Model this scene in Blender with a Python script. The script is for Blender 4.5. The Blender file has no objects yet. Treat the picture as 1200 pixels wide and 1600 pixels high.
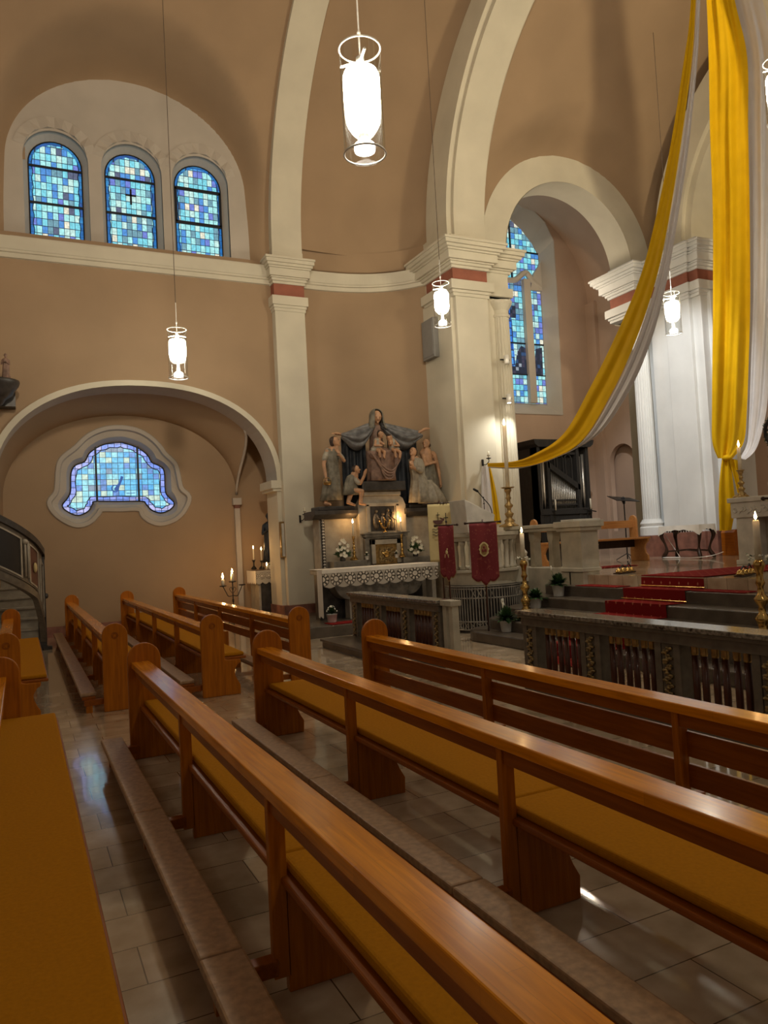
import bpy, math, random
from mathutils import Vector, Matrix
PI = math.pi
random.seed(7)
sc = bpy.context.scene
COL = sc.collection
# ------------------------------------------------------------------ camera
cam_d = bpy.data.cameras.new('camera'); cam = bpy.data.objects.new('camera', cam_d); COL.objects.link(cam)
yaw, pit, rol = math.radians(25.9), math.radians(2.258), math.radians(3.044)
Fw = Vector((math.sin(yaw)*math.cos(pit), math.cos(yaw)*math.cos(pit), math.sin(pit)))
Rt = Vector((math.cos(yaw), -math.sin(yaw), 0)); Up = Rt.cross(Fw)
R2 = Rt*math.cos(rol) - Up*math.sin(rol); U2 = Up*math.cos(rol) + Rt*math.sin(rol)
m = Matrix.Identity(4)
for i in range(3):
    m[i][0], m[i][1], m[i][2] = R2[i], U2[i], -Fw[i]
m.translation = (0, 0, 1.651)
cam.matrix_world = m
cam_d.sensor_width = 36; cam_d.lens = 1174.0/1600*36; cam_d.clip_end = 200; cam_d.clip_start = 0.05
sc.camera = cam
# ------------------------------------------------------------------ world and exposure
w = bpy.data.worlds.new('world'); sc.world = w; w.use_nodes = True
w.node_tree.nodes['Background'].inputs[0].default_value = (1.0, 0.80, 0.58, 1)
w.node_tree.nodes['Background'].inputs[1].default_value = 0.14
sc.view_settings.view_transform = 'Standard'; sc.view_settings.look = 'None'
sc.view_settings.exposure = 0.24; sc.view_settings.gamma = 1; sc.view_settings.use_curve_mapping = False
try:
    sc.cycles.use_denoising = True; sc.cycles.max_bounces = 7; sc.cycles.diffuse_bounces = 4
    sc.cycles.transparent_max_bounces = 16; sc.cycles.sample_clamp_indirect = 6
except Exception: pass
def light(kind, name, loc, energy, col, size=0.1, to=None, spot=60, blend=0.5):
    d = bpy.data.lights.new(name, kind); d.energy = energy; d.color = col
    if kind == 'SPOT': d.spot_size = math.radians(spot); d.spot_blend = blend; d.shadow_soft_size = size
    elif kind == 'AREA': d.size = size
    else: d.shadow_soft_size = size
    o = bpy.data.objects.new(name, d); o.location = loc; COL.objects.link(o)
    if to is not None:
        o.rotation_euler = (Vector(to)-Vector(loc)).to_track_quat('-Z', 'Y').to_euler()
    return o
WARM = (1.0, 0.83, 0.62); COOL = (0.93, 0.97, 1.0)
# stage lighting of the choir (ceiling spots) and the opposite nave side
light('SPOT', 'choir_spot_light', (9.2, 9.5, 9.5), 1450, COOL, 0.08, (13.8, 12.9, 3.5), 42, 0.6)
light('SPOT', 'altar_spot_light', (7.0, 8.2, 9.5), 800, (1, .93, .8), 0.06, (6.9, 10.3, 0.9), 46, 0.8)
# added fill lights without fixtures, to brighten the choir and nave vaults
light('SPOT', 'vault_fill_light', (10.6, 2.6, 8.2), 1250, (1.0, 0.84, 0.55), 0.3, (11.5, 11.5, 12.0), 110, 0.9)
light('SPOT', 'vault_fill_light', (0.5, 0.2, 8.2), 2300, WARM, 0.4, (2.5, 13.0, 12.5), 110, 0.9)
light('POINT', 'pulpit_wall_light', (-0.75, 16.7, 2.5), 32, WARM, 0.12)
light('POINT', 'side_room_fill_light', (12.3, 15.0, 7.2), 60, WARM, 0.2)  # added fill without a fixture, lifts the dark tracery and walls
# ------------------------------------------------------------------ materials
MATS = {}
def nt(name):
    mt = bpy.data.materials.new(name); mt.use_nodes = True; t = mt.node_tree
    b = t.nodes['Principled BSDF']; MATS[name] = mt
    return mt, t, b
def N(t, typ, **kw):
    n = t.nodes.new(typ)
    for k, v in kw.items():
        if k.startswith('i_'): n.inputs[int(k[2:])].default_value = v
        else: setattr(n, k, v)
    return n
def ramp(t, stops, interp='LINEAR'):
    r = t.nodes.new('ShaderNodeValToRGB'); r.color_ramp.interpolation = interp
    e = r.color_ramp.elements
    while len(e) < len(stops): e.new(0.5)
    for q, (p, c) in zip(e, stops): q.position = p; q.color = (*c, 1)
    return r
def mapping(t, scale=(1, 1, 1), coord='Object', rot=(0, 0, 0)):
    tc = t.nodes.new('ShaderNodeTexCoord'); mp = t.nodes.new('ShaderNodeMapping')
    mp.inputs['Scale'].default_value = scale; mp.inputs['Rotation'].default_value = rot
    t.links.new(tc.outputs[coord], mp.inputs[0]); return mp.outputs[0]
def simple(name, col, rough=0.6, metal=0.0, var=0.12, scale=6.0, bump=0.0, col2=None, sc3=None, spec=None, coat=0, detail=4):
    mt, t, b = nt(name)
    v = mapping(t, sc3 or (1, 1, 1))
    n = N(t, 'ShaderNodeTexNoise'); n.inputs['Scale'].default_value = scale; n.inputs['Detail'].default_value = detail
    t.links.new(v, n.inputs['Vector'])
    c2 = col2 or tuple(max(0, c*(1-var*2)) for c in col); c1 = col if col2 else tuple(min(1, c*(1+var)) for c in col)
    r = ramp(t, [(0.3, c2), (0.7, c1)]); t.links.new(n.outputs[0], r.inputs[0]); t.links.new(r.outputs[0], b.inputs['Base Color'])
    b.inputs['Roughness'].default_value = rough; b.inputs['Metallic'].default_value = metal
    if spec is not None: b.inputs['Specular IOR Level'].default_value = spec
    if coat: b.inputs['Coat Weight'].default_value = coat; b.inputs['Coat Roughness'].default_value = 0.12
    if bump:
        bp = N(t, 'ShaderNodeBump'); bp.inputs['Strength'].default_value = bump; bp.inputs['Distance'].default_value = 0.02
        t.links.new(n.outputs[0], bp.inputs['Height']); t.links.new(bp.outputs[0], b.inputs['Normal'])
    return mt
def wood(name, ca, cb, rough=0.28, along='Y', coat=0.4, joints=0.0, scale=1.0):
    mt, t, b = nt(name)
    s = {'Y': (14, 0.9, 14), 'Z': (14, 14, 0.9), 'X': (0.9, 14, 14)}[along]
    s = tuple(q*scale for q in s)
    v = mapping(t, s)
    n = N(t, 'ShaderNodeTexNoise'); n.inputs['Scale'].default_value = 3.0; n.inputs['Detail'].default_value = 8; n.inputs['Distortion'].default_value = 0.6
    t.links.new(v, n.inputs['Vector'])
    r = ramp(t, [(0.28, ca), (0.72, cb)]); t.links.new(n.outputs[0], r.inputs[0])
    out = r.outputs[0]
    if joints:
        v2 = mapping(t, (1, 1, 1), rot=(0, 0, PI/2))
        br = N(t, 'ShaderNodeTexBrick'); t.links.new(v2, br.inputs['Vector'])
        br.inputs['Scale'].default_value = 1.0; br.inputs['Brick Width'].default_value = 0.62; br.inputs['Row Height'].default_value = 0.047
        br.inputs['Mortar Size'].default_value = 0.0007; br.inputs['Bias'].default_value = 0.0
        br.inputs['Color1'].default_value = (1.1, 1.06, 1.0, 1); br.inputs['Color2'].default_value = (0.72, 0.64, 0.55, 1); br.inputs['Mortar'].default_value = (0.35, .28, .2, 1)
        mx = N(t, 'ShaderNodeMix', data_type='RGBA', blend_type='MULTIPLY'); mx.inputs[0].default_value = joints
        t.links.new(out, mx.inputs[6]); t.links.new(br.outputs[0], mx.inputs[7]); out = mx.outputs[2]
    t.links.new(out, b.inputs['Base Color'])
    n2 = N(t, 'ShaderNodeTexNoise'); n2.inputs['Scale'].default_value = 9.0; t.links.new(mapping(t), n2.inputs['Vector'])
    mr = N(t, 'ShaderNodeMapRange'); mr.inputs[3].default_value = rough*0.75; mr.inputs[4].default_value = rough*1.35
    t.links.new(n2.outputs[0], mr.inputs[0]); t.links.new(mr.outputs[0], b.inputs['Roughness'])
    b.inputs['Coat Weight'].default_value = coat; b.inputs['Coat Roughness'].default_value = 0.10; b.inputs['Specular IOR Level'].default_value = 0.25
    bp = N(t, 'ShaderNodeBump'); bp.inputs['Strength'].default_value = 0.03; bp.inputs['Distance'].default_value = 0.002
    t.links.new(n.outputs[0], bp.inputs['Height']); t.links.new(bp.outputs[0], b.inputs['Normal'])
    return mt
def emit(name, col, strength):
    mt, t, b = nt(name); b.inputs['Base Color'].default_value = (*col, 1)
    b.inputs['Emission Color'].default_value = (*col, 1); b.inputs['Emission Strength'].default_value = strength
    return mt
PLO = simple('orange_plaster', (0.355, 0.243, 0.146), 0.9, var=0.05, scale=0.9, bump=0.05, detail=6)
PLD = simple('pink_plaster', (0.48, 0.335, 0.24), 0.9, var=0.06, scale=0.8, bump=0.05, detail=6)
PLW = simple('cream_plaster', (0.62, 0.57, 0.45), 0.85, var=0.05, scale=1.2, bump=0.05)
PLG = simple('grey_plaster', (0.48, 0.43, 0.37), 0.85, var=0.05, scale=1.2, bump=0.05)
PCH = simple('white_plaster', (0.72, 0.72, 0.70), 0.8, var=0.04, scale=1.5, bump=0.03)
BAND = simple('terracotta_band', (0.30, 0.10, 0.06), 0.8, var=0.1, scale=4)
BASE = simple('terracotta_base', (0.26, 0.11, 0.075), 0.7, var=0.2, scale=5, bump=0.1)
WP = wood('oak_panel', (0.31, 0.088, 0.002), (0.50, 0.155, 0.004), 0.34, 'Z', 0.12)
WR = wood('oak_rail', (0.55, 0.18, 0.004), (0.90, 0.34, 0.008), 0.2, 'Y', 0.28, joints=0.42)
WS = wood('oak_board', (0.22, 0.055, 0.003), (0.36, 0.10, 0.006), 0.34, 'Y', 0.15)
WC = wood('light_oak', (0.40, 0.17, 0.05), (0.56, 0.27, 0.09), 0.35, 'X', 0.3)
CUSH = simple('mustard_fabric', (0.46, 0.19, 0.005), 0.95, var=0.05, scale=60, bump=0.1, spec=0.1)
VINYL = simple('brown_vinyl', (0.42, 0.26, 0.14), 0.45, var=0.15, scale=30, bump=0.1)
GREYW = simple('grey_painted_wood', (0.125, 0.105, 0.080), 0.42, var=0.15, scale=12, bump=0.05, coat=.2)
CAPW = simple('worn_rail_top', (0.20, 0.18, 0.15), 0.18, var=0.5, scale=26, bump=0.1, coat=.5)
DARKW = wood('dark_wood', (0.022, 0.010, 0.006), (0.05, 0.022, 0.012), 0.35, 'Z', 0.2)
TUBEW = wood('mahogany', (0.045, 0.014, 0.008), (0.09, 0.028, 0.014), 0.3, 'Z', 0.25)
GILT = simple('gilt_carving', (0.42, 0.30, 0.12), 0.42, 0.7, col2=(0.08, 0.055, 0.035), scale=34, bump=1.0, detail=2)
GOLD = simple('brass', (0.62, 0.40, 0.13), 0.22, 1.0, var=0.15, scale=10)
DGOLD = simple('dull_brass', (0.42, 0.28, 0.11), 0.35, 0.9, var=0.2, scale=14)
STONE = simple('grey_marble', (0.17, 0.155, 0.13), 0.35, var=0.25, scale=7, bump=0.05)
STEPM = simple('step_stone', (0.095, 0.075, 0.056), 0.30, var=0.2, scale=5, bump=0.03)
RETM = simple('retable_stone', (0.37, 0.33, 0.265), 0.55, var=0.12, scale=6, bump=0.05)
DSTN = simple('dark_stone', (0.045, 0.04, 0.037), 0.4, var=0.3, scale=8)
WSTONE = simple('white_marble', (0.55, 0.52, 0.46), 0.4, var=0.1, scale=5)
CREAMST = simple('cream_stone', (0.46, 0.42, 0.33), 0.55, var=0.1, scale=5, bump=0.05)
IRON = simple('wrought_iron', (0.035, 0.03, 0.027), 0.5, 0.6, var=0.2)
GRILLE = simple('grey_iron', (0.34, 0.31, 0.26), 0.5, 0.3, var=0.2)
BLACK = simple('black_metal', (0.012, 0.012, 0.012), 0.4, 0.3)
CORD = simple('lamp_cord', (0.10, 0.07, 0.05), 0.7)
CHROME = simple('white_metal', (0.80, 0.78, 0.72), 0.3, 0.2)
WAX = simple('wax', (0.80, 0.72, 0.55), 0.45, var=0.05)
SHEET = simple('white_linen', (0.78, 0.73, 0.64), 0.9, var=0.05, bump=0.1)
YEL = simple('yellow_cloth', (0.62, 0.36, 0.0), 0.75, var=0.04, scale=3, spec=.2)
WHC = simple('white_cloth', (0.60, 0.57, 0.56), 0.85, var=0.03, scale=3)
LEAF = simple('leaf_green', (0.035, 0.085, 0.025), 0.4, var=0.4, scale=12)
PETAL = simple('white_petal', (0.80, 0.78, 0.66), 0.6, var=0.08)
POT = simple('white_pot', (0.72, 0.70, 0.66), 0.35, var=0.04)
SKIN = simple('painted_skin', (0.50, 0.28, 0.155), 0.55, var=0.15, scale=9)
HAIR = simple('painted_hair', (0.055, 0.032, 0.022), 0.6, var=0.3, scale=20, bump=.5)
ROBEG = simple('grey_green_robe', (0.19, 0.172, 0.13), 0.6, var=0.25, scale=9)
ROBEL = simple('pale_grey_robe', (0.34, 0.305, 0.24), 0.6, var=0.2, scale=9)
ROBEB = simple('brown_robe', (0.27, 0.165, 0.12), 0.6, var=0.25, scale=9)
CLOAK = simple('blue_grey_cloak', (0.17, 0.17, 0.175), 0.6, var=0.3, scale=8)
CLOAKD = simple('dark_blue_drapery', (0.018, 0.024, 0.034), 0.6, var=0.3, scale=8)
BRZ = simple('bronze_relief', (0.30, 0.24, 0.17), 0.4, 0.5, col2=(0.02, 0.018, 0.015), scale=9, bump=1, detail=3)
TINM = simple('organ_pipe_metal', (0.42, 0.38, 0.32), 0.32, 0.8, var=0.1)
ORGW = wood('organ_case_wood', (0.022, 0.020, 0.018), (0.045, 0.04, 0.035), 0.5, 'Z', 0.1)
WHITEM = simple('grey_speaker_paint', (0.25, 0.24, 0.225), 0.6, var=0.03)
FLAME = emit('flame', (1.0, 0.72, 0.30), 30)
LAMPW = emit('opal_lamp_glass', (1.0, 0.92, 0.75), 62)
LAMPR = emit('lamp_reflector', (1.0, 0.95, 0.86), 8)
PANELD = simple('black_panel', (0.012, 0.010, 0.009), 0.5)
REDP = simple('red_brown_panel', (0.10, 0.035, 0.025), 0.5)
# clear glass of the pendants (thin)
mt, t, b = nt('clear_glass')
t.nodes.remove(b); tr = N(t, 'ShaderNodeBsdfTransparent'); gl = N(t, 'ShaderNodeBsdfGlossy'); gl.inputs['Roughness'].default_value = 0.05
fr = N(t, 'ShaderNodeLayerWeight'); fr.inputs[0].default_value = 0.2; mx = N(t, 'ShaderNodeMixShader')
tr.inputs[0].default_value = (0.93, 0.94, 0.93, 1)
t.links.new(fr.outputs['Facing'], mx.inputs[0]); t.links.new(tr.outputs[0], mx.inputs[1]); t.links.new(gl.outputs[0], mx.inputs[2])
t.links.new(mx.outputs[0], t.nodes['Material Output'].inputs[0]); CLEAR = mt
# floor: polished limestone slabs
mt, t, b = nt('limestone_floor'); FLOOR = mt
v = mapping(t, (1, 1, 1))
br = N(t, 'ShaderNodeTexBrick'); t.links.new(v, br.inputs['Vector'])
br.offset = 0.37; br.squash = 1.0
br.inputs['Scale'].default_value = 1; br.inputs['Brick Width'].default_value = 0.62; br.inputs['Row Height'].default_value = 0.31
br.inputs['Mortar Size'].default_value = 0.003; br.inputs['Color1'].default_value = (0.68, 0.55, 0.40, 1); br.inputs['Color2'].default_value = (0.50, 0.40, 0.28, 1)
br.inputs['Mortar'].default_value = (0.13, 0.095, 0.06, 1)
n = N(t, 'ShaderNodeTexNoise'); n.inputs['Scale'].default_value = 4; n.inputs['Detail'].default_value = 10; t.links.new(v, n.inputs['Vector'])
r = ramp(t, [(0.3, (0.62, 0.58, 0.52)), (0.7, (1.0, 1.0, 1.0))]); t.links.new(n.outputs[0], r.inputs[0])
mx = N(t, 'ShaderNodeMix', data_type='RGBA', blend_type='MULTIPLY'); mx.inputs[0].default_value = 1
t.links.new(br.outputs[0], mx.inputs[6]); t.links.new(r.outputs[0], mx.inputs[7]); t.links.new(mx.outputs[2], b.inputs['Base Color'])
mr = N(t, 'ShaderNodeMapRange'); mr.inputs[3].default_value = 0.06; mr.inputs[4].default_value = 0.22
t.links.new(n.outputs[0], mr.inputs[0]); t.links.new(mr.outputs[0], b.inputs['Roughness'])
b.inputs['Coat Weight'].default_value = 0.6; b.inputs['Coat Roughness'].default_value = 0.05
# red carpet with small pale fleurs
def carpet(name, col, dot, cell=0.16, rough=0.95):
    mt, t, b = nt(name); v = mapping(t, (1, 1, 1))
    sep = N(t, 'ShaderNodeSeparateXYZ'); t.links.new(v, sep.inputs[0])
    def M(op, a, bb=None, val=None):
        q = N(t, 'ShaderNodeMath', operation=op)
        t.links.new(a, q.inputs[0]) if not isinstance(a, float) else None
        if bb is not None: t.links.new(bb, q.inputs[1])
        if val is not None: q.inputs[1].default_value = val
        return q.outputs[0]
    xz = M('SUBTRACT', sep.outputs[0], sep.outputs[2])
    def cellc(o): return M('ABSOLUTE', M('SUBTRACT', M('FRACT', M('DIVIDE', o, val=cell)), val=0.5))
    a = cellc(xz); c = cellc(sep.outputs[1])
    d = M('ADD', M('MULTIPLY', a, val=1.0), M('MULTIPLY', c, val=1.6)); k = M('LESS_THAN', d, val=0.14)
    mx = N(t, 'ShaderNodeMix', data_type='RGBA'); mx.inputs[6].default_value = (*col, 1); mx.inputs[7].default_value = (*dot, 1)
    t.links.new(k, mx.inputs[0]); t.links.new(mx.outputs[2], b.inputs['Base Color']); b.inputs['Roughness'].default_value = rough
    b.inputs['Specular IOR Level'].default_value = 0.1
    return mt
CARP = carpet('red_carpet', (0.18, 0.010, 0.009), (0.42, 0.16, 0.09))
# banner damask
def damask(name, col, col2):
    mt, t, b = nt(name); v = mapping(t, (19, 19, 15)); n = N(t, 'ShaderNodeTexVoronoi'); n.feature = 'SMOOTH_F1'; n.inputs['Scale'].default_value = 1.4
    t.links.new(v, n.inputs['Vector']); r = ramp(t, [(0.18, col2), (0.26, col)]); t.links.new(n.outputs[0], r.inputs[0])
    t.links.new(r.outputs[0], b.inputs['Base Color']); b.inputs['Roughness'].default_value = 0.8; return mt
BANR = damask('red_damask', (0.17, 0.014, 0.018), (0.24, 0.05, 0.035)); BANC = simple('cream_banner_cloth', (0.62, 0.50, 0.24), 0.8, var=0.06, scale=4)
# lace: white threads with real openings
def lace(name, cx, cz, col=(0.66, 0.60, 0.50)):
    mt, t, b = nt(name); v = mapping(t, (1, 1, 1)); sep = N(t, 'ShaderNodeSeparateXYZ'); t.links.new(v, sep.inputs[0])
    def M(op, a, bb=None, val=None):
        q = N(t, 'ShaderNodeMath', operation=op); t.links.new(a, q.inputs[0])
        if bb is not None: t.links.new(bb, q.inputs[1])
        if val is not None: q.inputs[1].default_value = val
        return q.outputs[0]
    hx = M('ADD', sep.outputs[0], sep.outputs[1])
    u = M('MULTIPLY', M('SUBTRACT', M('FRACT', M('DIVIDE', hx, val=cx)), val=0.5), val=cx)
    w_ = M('ADD', sep.outputs[2], val=cz)
    rr = M('SQRT', M('ADD', M('MULTIPLY', u, u), M('MULTIPLY', w_, w_)))
    ang = M('ARCTAN2', w_, u)
    dots = M('MULTIPLY', M('GREATER_THAN', M('SINE', M('MULTIPLY', ang, val=9.0)), val=-.1), M('LESS_THAN', M('ABSOLUTE', M('SUBTRACT', rr, val=cx*.33)), val=cx*.085))
    disc = M('LESS_THAN', M('ABSOLUTE', M('SUBTRACT', rr, val=cx*.09)), val=cx*.075)
    edge = M('GREATER_THAN', rr, val=cx*.47)
    n = N(t, 'ShaderNodeTexVoronoi'); n.inputs['Scale'].default_value = 110; t.links.new(v, n.inputs['Vector'])
    net = M('LESS_THAN', n.outputs[0], val=0.30)
    solid = M('MAXIMUM', M('MAXIMUM', dots, disc), M('MAXIMUM', M('MULTIPLY', edge, val=.62), M('MULTIPLY', net, val=.40)))
    k = M('SUBTRACT', M('MULTIPLY', solid, val=0.0), val=0.0); k = M('SUBTRACT', M('ADD', k, val=1.0), solid)
    trb = N(t, 'ShaderNodeBsdfTransparent'); mx = N(t, 'ShaderNodeMixShader')
    b.inputs['Base Color'].default_value = (*col, 1); b.inputs['Roughness'].default_value = 0.9
    k2 = M('MULTIPLY', k, val=0.92)
    t.links.new(k2, mx.inputs[0]); t.links.new(b.outputs[0], mx.inputs[1]); t.links.new(trb.outputs[0], mx.inputs[2])
    t.links.new(mx.outputs[0], t.nodes['Material Output'].inputs[0]); return mt
LACE = lace('altar_lace', 0.28, 0.17)
LACE2 = lace('small_lace', 0.16, 0.12)
# stained glass: panes of random tone between dark cames, lit from behind by daylight
def glass(name, cw, ch, stops, strength, seed=0.0, lead=0.07, figure=None):
    mt, t, b = nt(name); v = mapping(t, (1, 1, 1)); sep = N(t, 'ShaderNodeSeparateXYZ'); t.links.new(v, sep.inputs[0])
    def M(op, a, bb=None, val=None):
        q = N(t, 'ShaderNodeMath', operation=op); t.links.new(a, q.inputs[0])
        if bb is not None: t.links.new(bb, q.inputs[1])
        if val is not None: q.inputs[1].default_value = val
        return q.outputs[0]
    X = M('DIVIDE', M('ADD', sep.outputs[0], val=50+seed), val=cw); Z = M('DIVIDE', M('ADD', sep.outputs[2], val=50), val=ch)
    cb = N(t, 'ShaderNodeCombineXYZ'); t.links.new(M('FLOOR', X), cb.inputs[0]); t.links.new(M('FLOOR', Z), cb.inputs[1]); cb.inputs[2].default_value = seed
    wn = N(t, 'ShaderNodeTexWhiteNoise'); t.links.new(cb.outputs[0], wn.inputs['Vector'])
    r = ramp(t, stops, 'CONSTANT'); t.links.new(wn.outputs[0], r.inputs[0])
    n = N(t, 'ShaderNodeTexNoise'); n.inputs['Scale'].default_value = 18; t.links.new(v, n.inputs['Vector'])
    r2 = ramp(t, [(0.3, (0.7, 0.7, 0.7)), (0.7, (1.15, 1.15, 1.15))]); t.links.new(n.outputs[0], r2.inputs[0])
    mm = N(t, 'ShaderNodeMix', data_type='RGBA', blend_type='MULTIPLY'); mm.inputs[0].default_value = 1
    t.links.new(r.outputs[0], mm.inputs[6]); t.links.new(r2.outputs[0], mm.inputs[7])
    ex = M('ABSOLUTE', M('SUBTRACT', M('FRACT', X), val=0.5)); ez = M('ABSOLUTE', M('SUBTRACT', M('FRACT', Z), val=0.5))
    ld = M('GREATER_THAN', M('MAXIMUM', ex, ez), val=0.5-lead)
    mx = N(t, 'ShaderNodeMix', data_type='RGBA'); t.links.new(ld, mx.inputs[0]); t.links.new(mm.outputs[2], mx.inputs[6]); mx.inputs[7].default_value = (0.01, 0.02, 0.05, 1)
    t.links.new(mx.outputs[2], b.inputs['Emission Color']); b.inputs['Emission Strength'].default_value = strength
    b.inputs['Base Color'].default_value = (0.02, 0.03, 0.05, 1); b.inputs['Roughness'].default_value = 0.3
    return mt
BLUES = [(0.0, (0.20, 0.66, 0.78)), (0.22, (0.38, 0.80, 0.80)), (0.46, (0.08, 0.28, 0.68)), (0.58, (0.16, 0.22, 0.66)), (0.66, (0.55, 0.82, 0.76)), (0.80, (0.16, 0.34, 0.42)), (0.92, (0.10, 0.12, 0.20)), (0.945, (0.80, 0.78, 0.62))]
GL1 = glass('clerestory_glass', 0.102, 0.150, BLUES, 0.95, lead=0.05)
GL2 = glass('chapel_glass', 0.128, 0.125, [(0.0, (0.14, 0.50, 0.78)), (0.3, (0.09, 0.38, 0.72)), (0.5, (0.30, 0.68, 0.78)), (0.72, (0.14, 0.28, 0.62)), (0.82, (0.52, 0.68, 0.58)), (0.93, (0.22, 0.30, 0.40))], 1.05, seed=3, lead=0.045)
GLB = glass('border_glass', 0.14, 0.14, [(0.0, (0.16, 0.26, 0.72)), (0.5, (0.26, 0.32, 0.74)), (0.8, (0.42, 0.42, 0.72))], 1.1, seed=5, lead=0.05)
GLD = glass('deep_blue_border', 0.5, 0.143, [(0.0, (0.01, 0.14, 0.42)), (0.5, (0.03, 0.22, 0.50)), (0.8, (0.02, 0.10, 0.35))], 0.9, seed=9, lead=0.03)
GL3 = glass('choir_glass', 0.135, 0.17, BLUES, 0.9, seed=11, lead=0.05)
GLF = glass('blue_drapery_glass', 0.05, 0.21, [(0.0, (0.03, 0.20, 0.75)), (0.35, (0.10, 0.40, 0.90)), (0.6, (0.01, 0.06, 0.30)), (0.8, (0.01, 0.02, 0.08))], 0.9, seed=13)
GLK = glass('dark_figure_glass', 0.11, 0.11, [(0.0, (0.012, 0.015, 0.03)), (0.55, (0.05, 0.04, 0.07)), (0.75, (0.03, 0.08, 0.20)), (0.9, (0.35, 0.40, 0.45))], 0.8, seed=17)
LEAD = simple('lead_came', (0.012, 0.016, 0.025), 0.5, 0.3)
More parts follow.
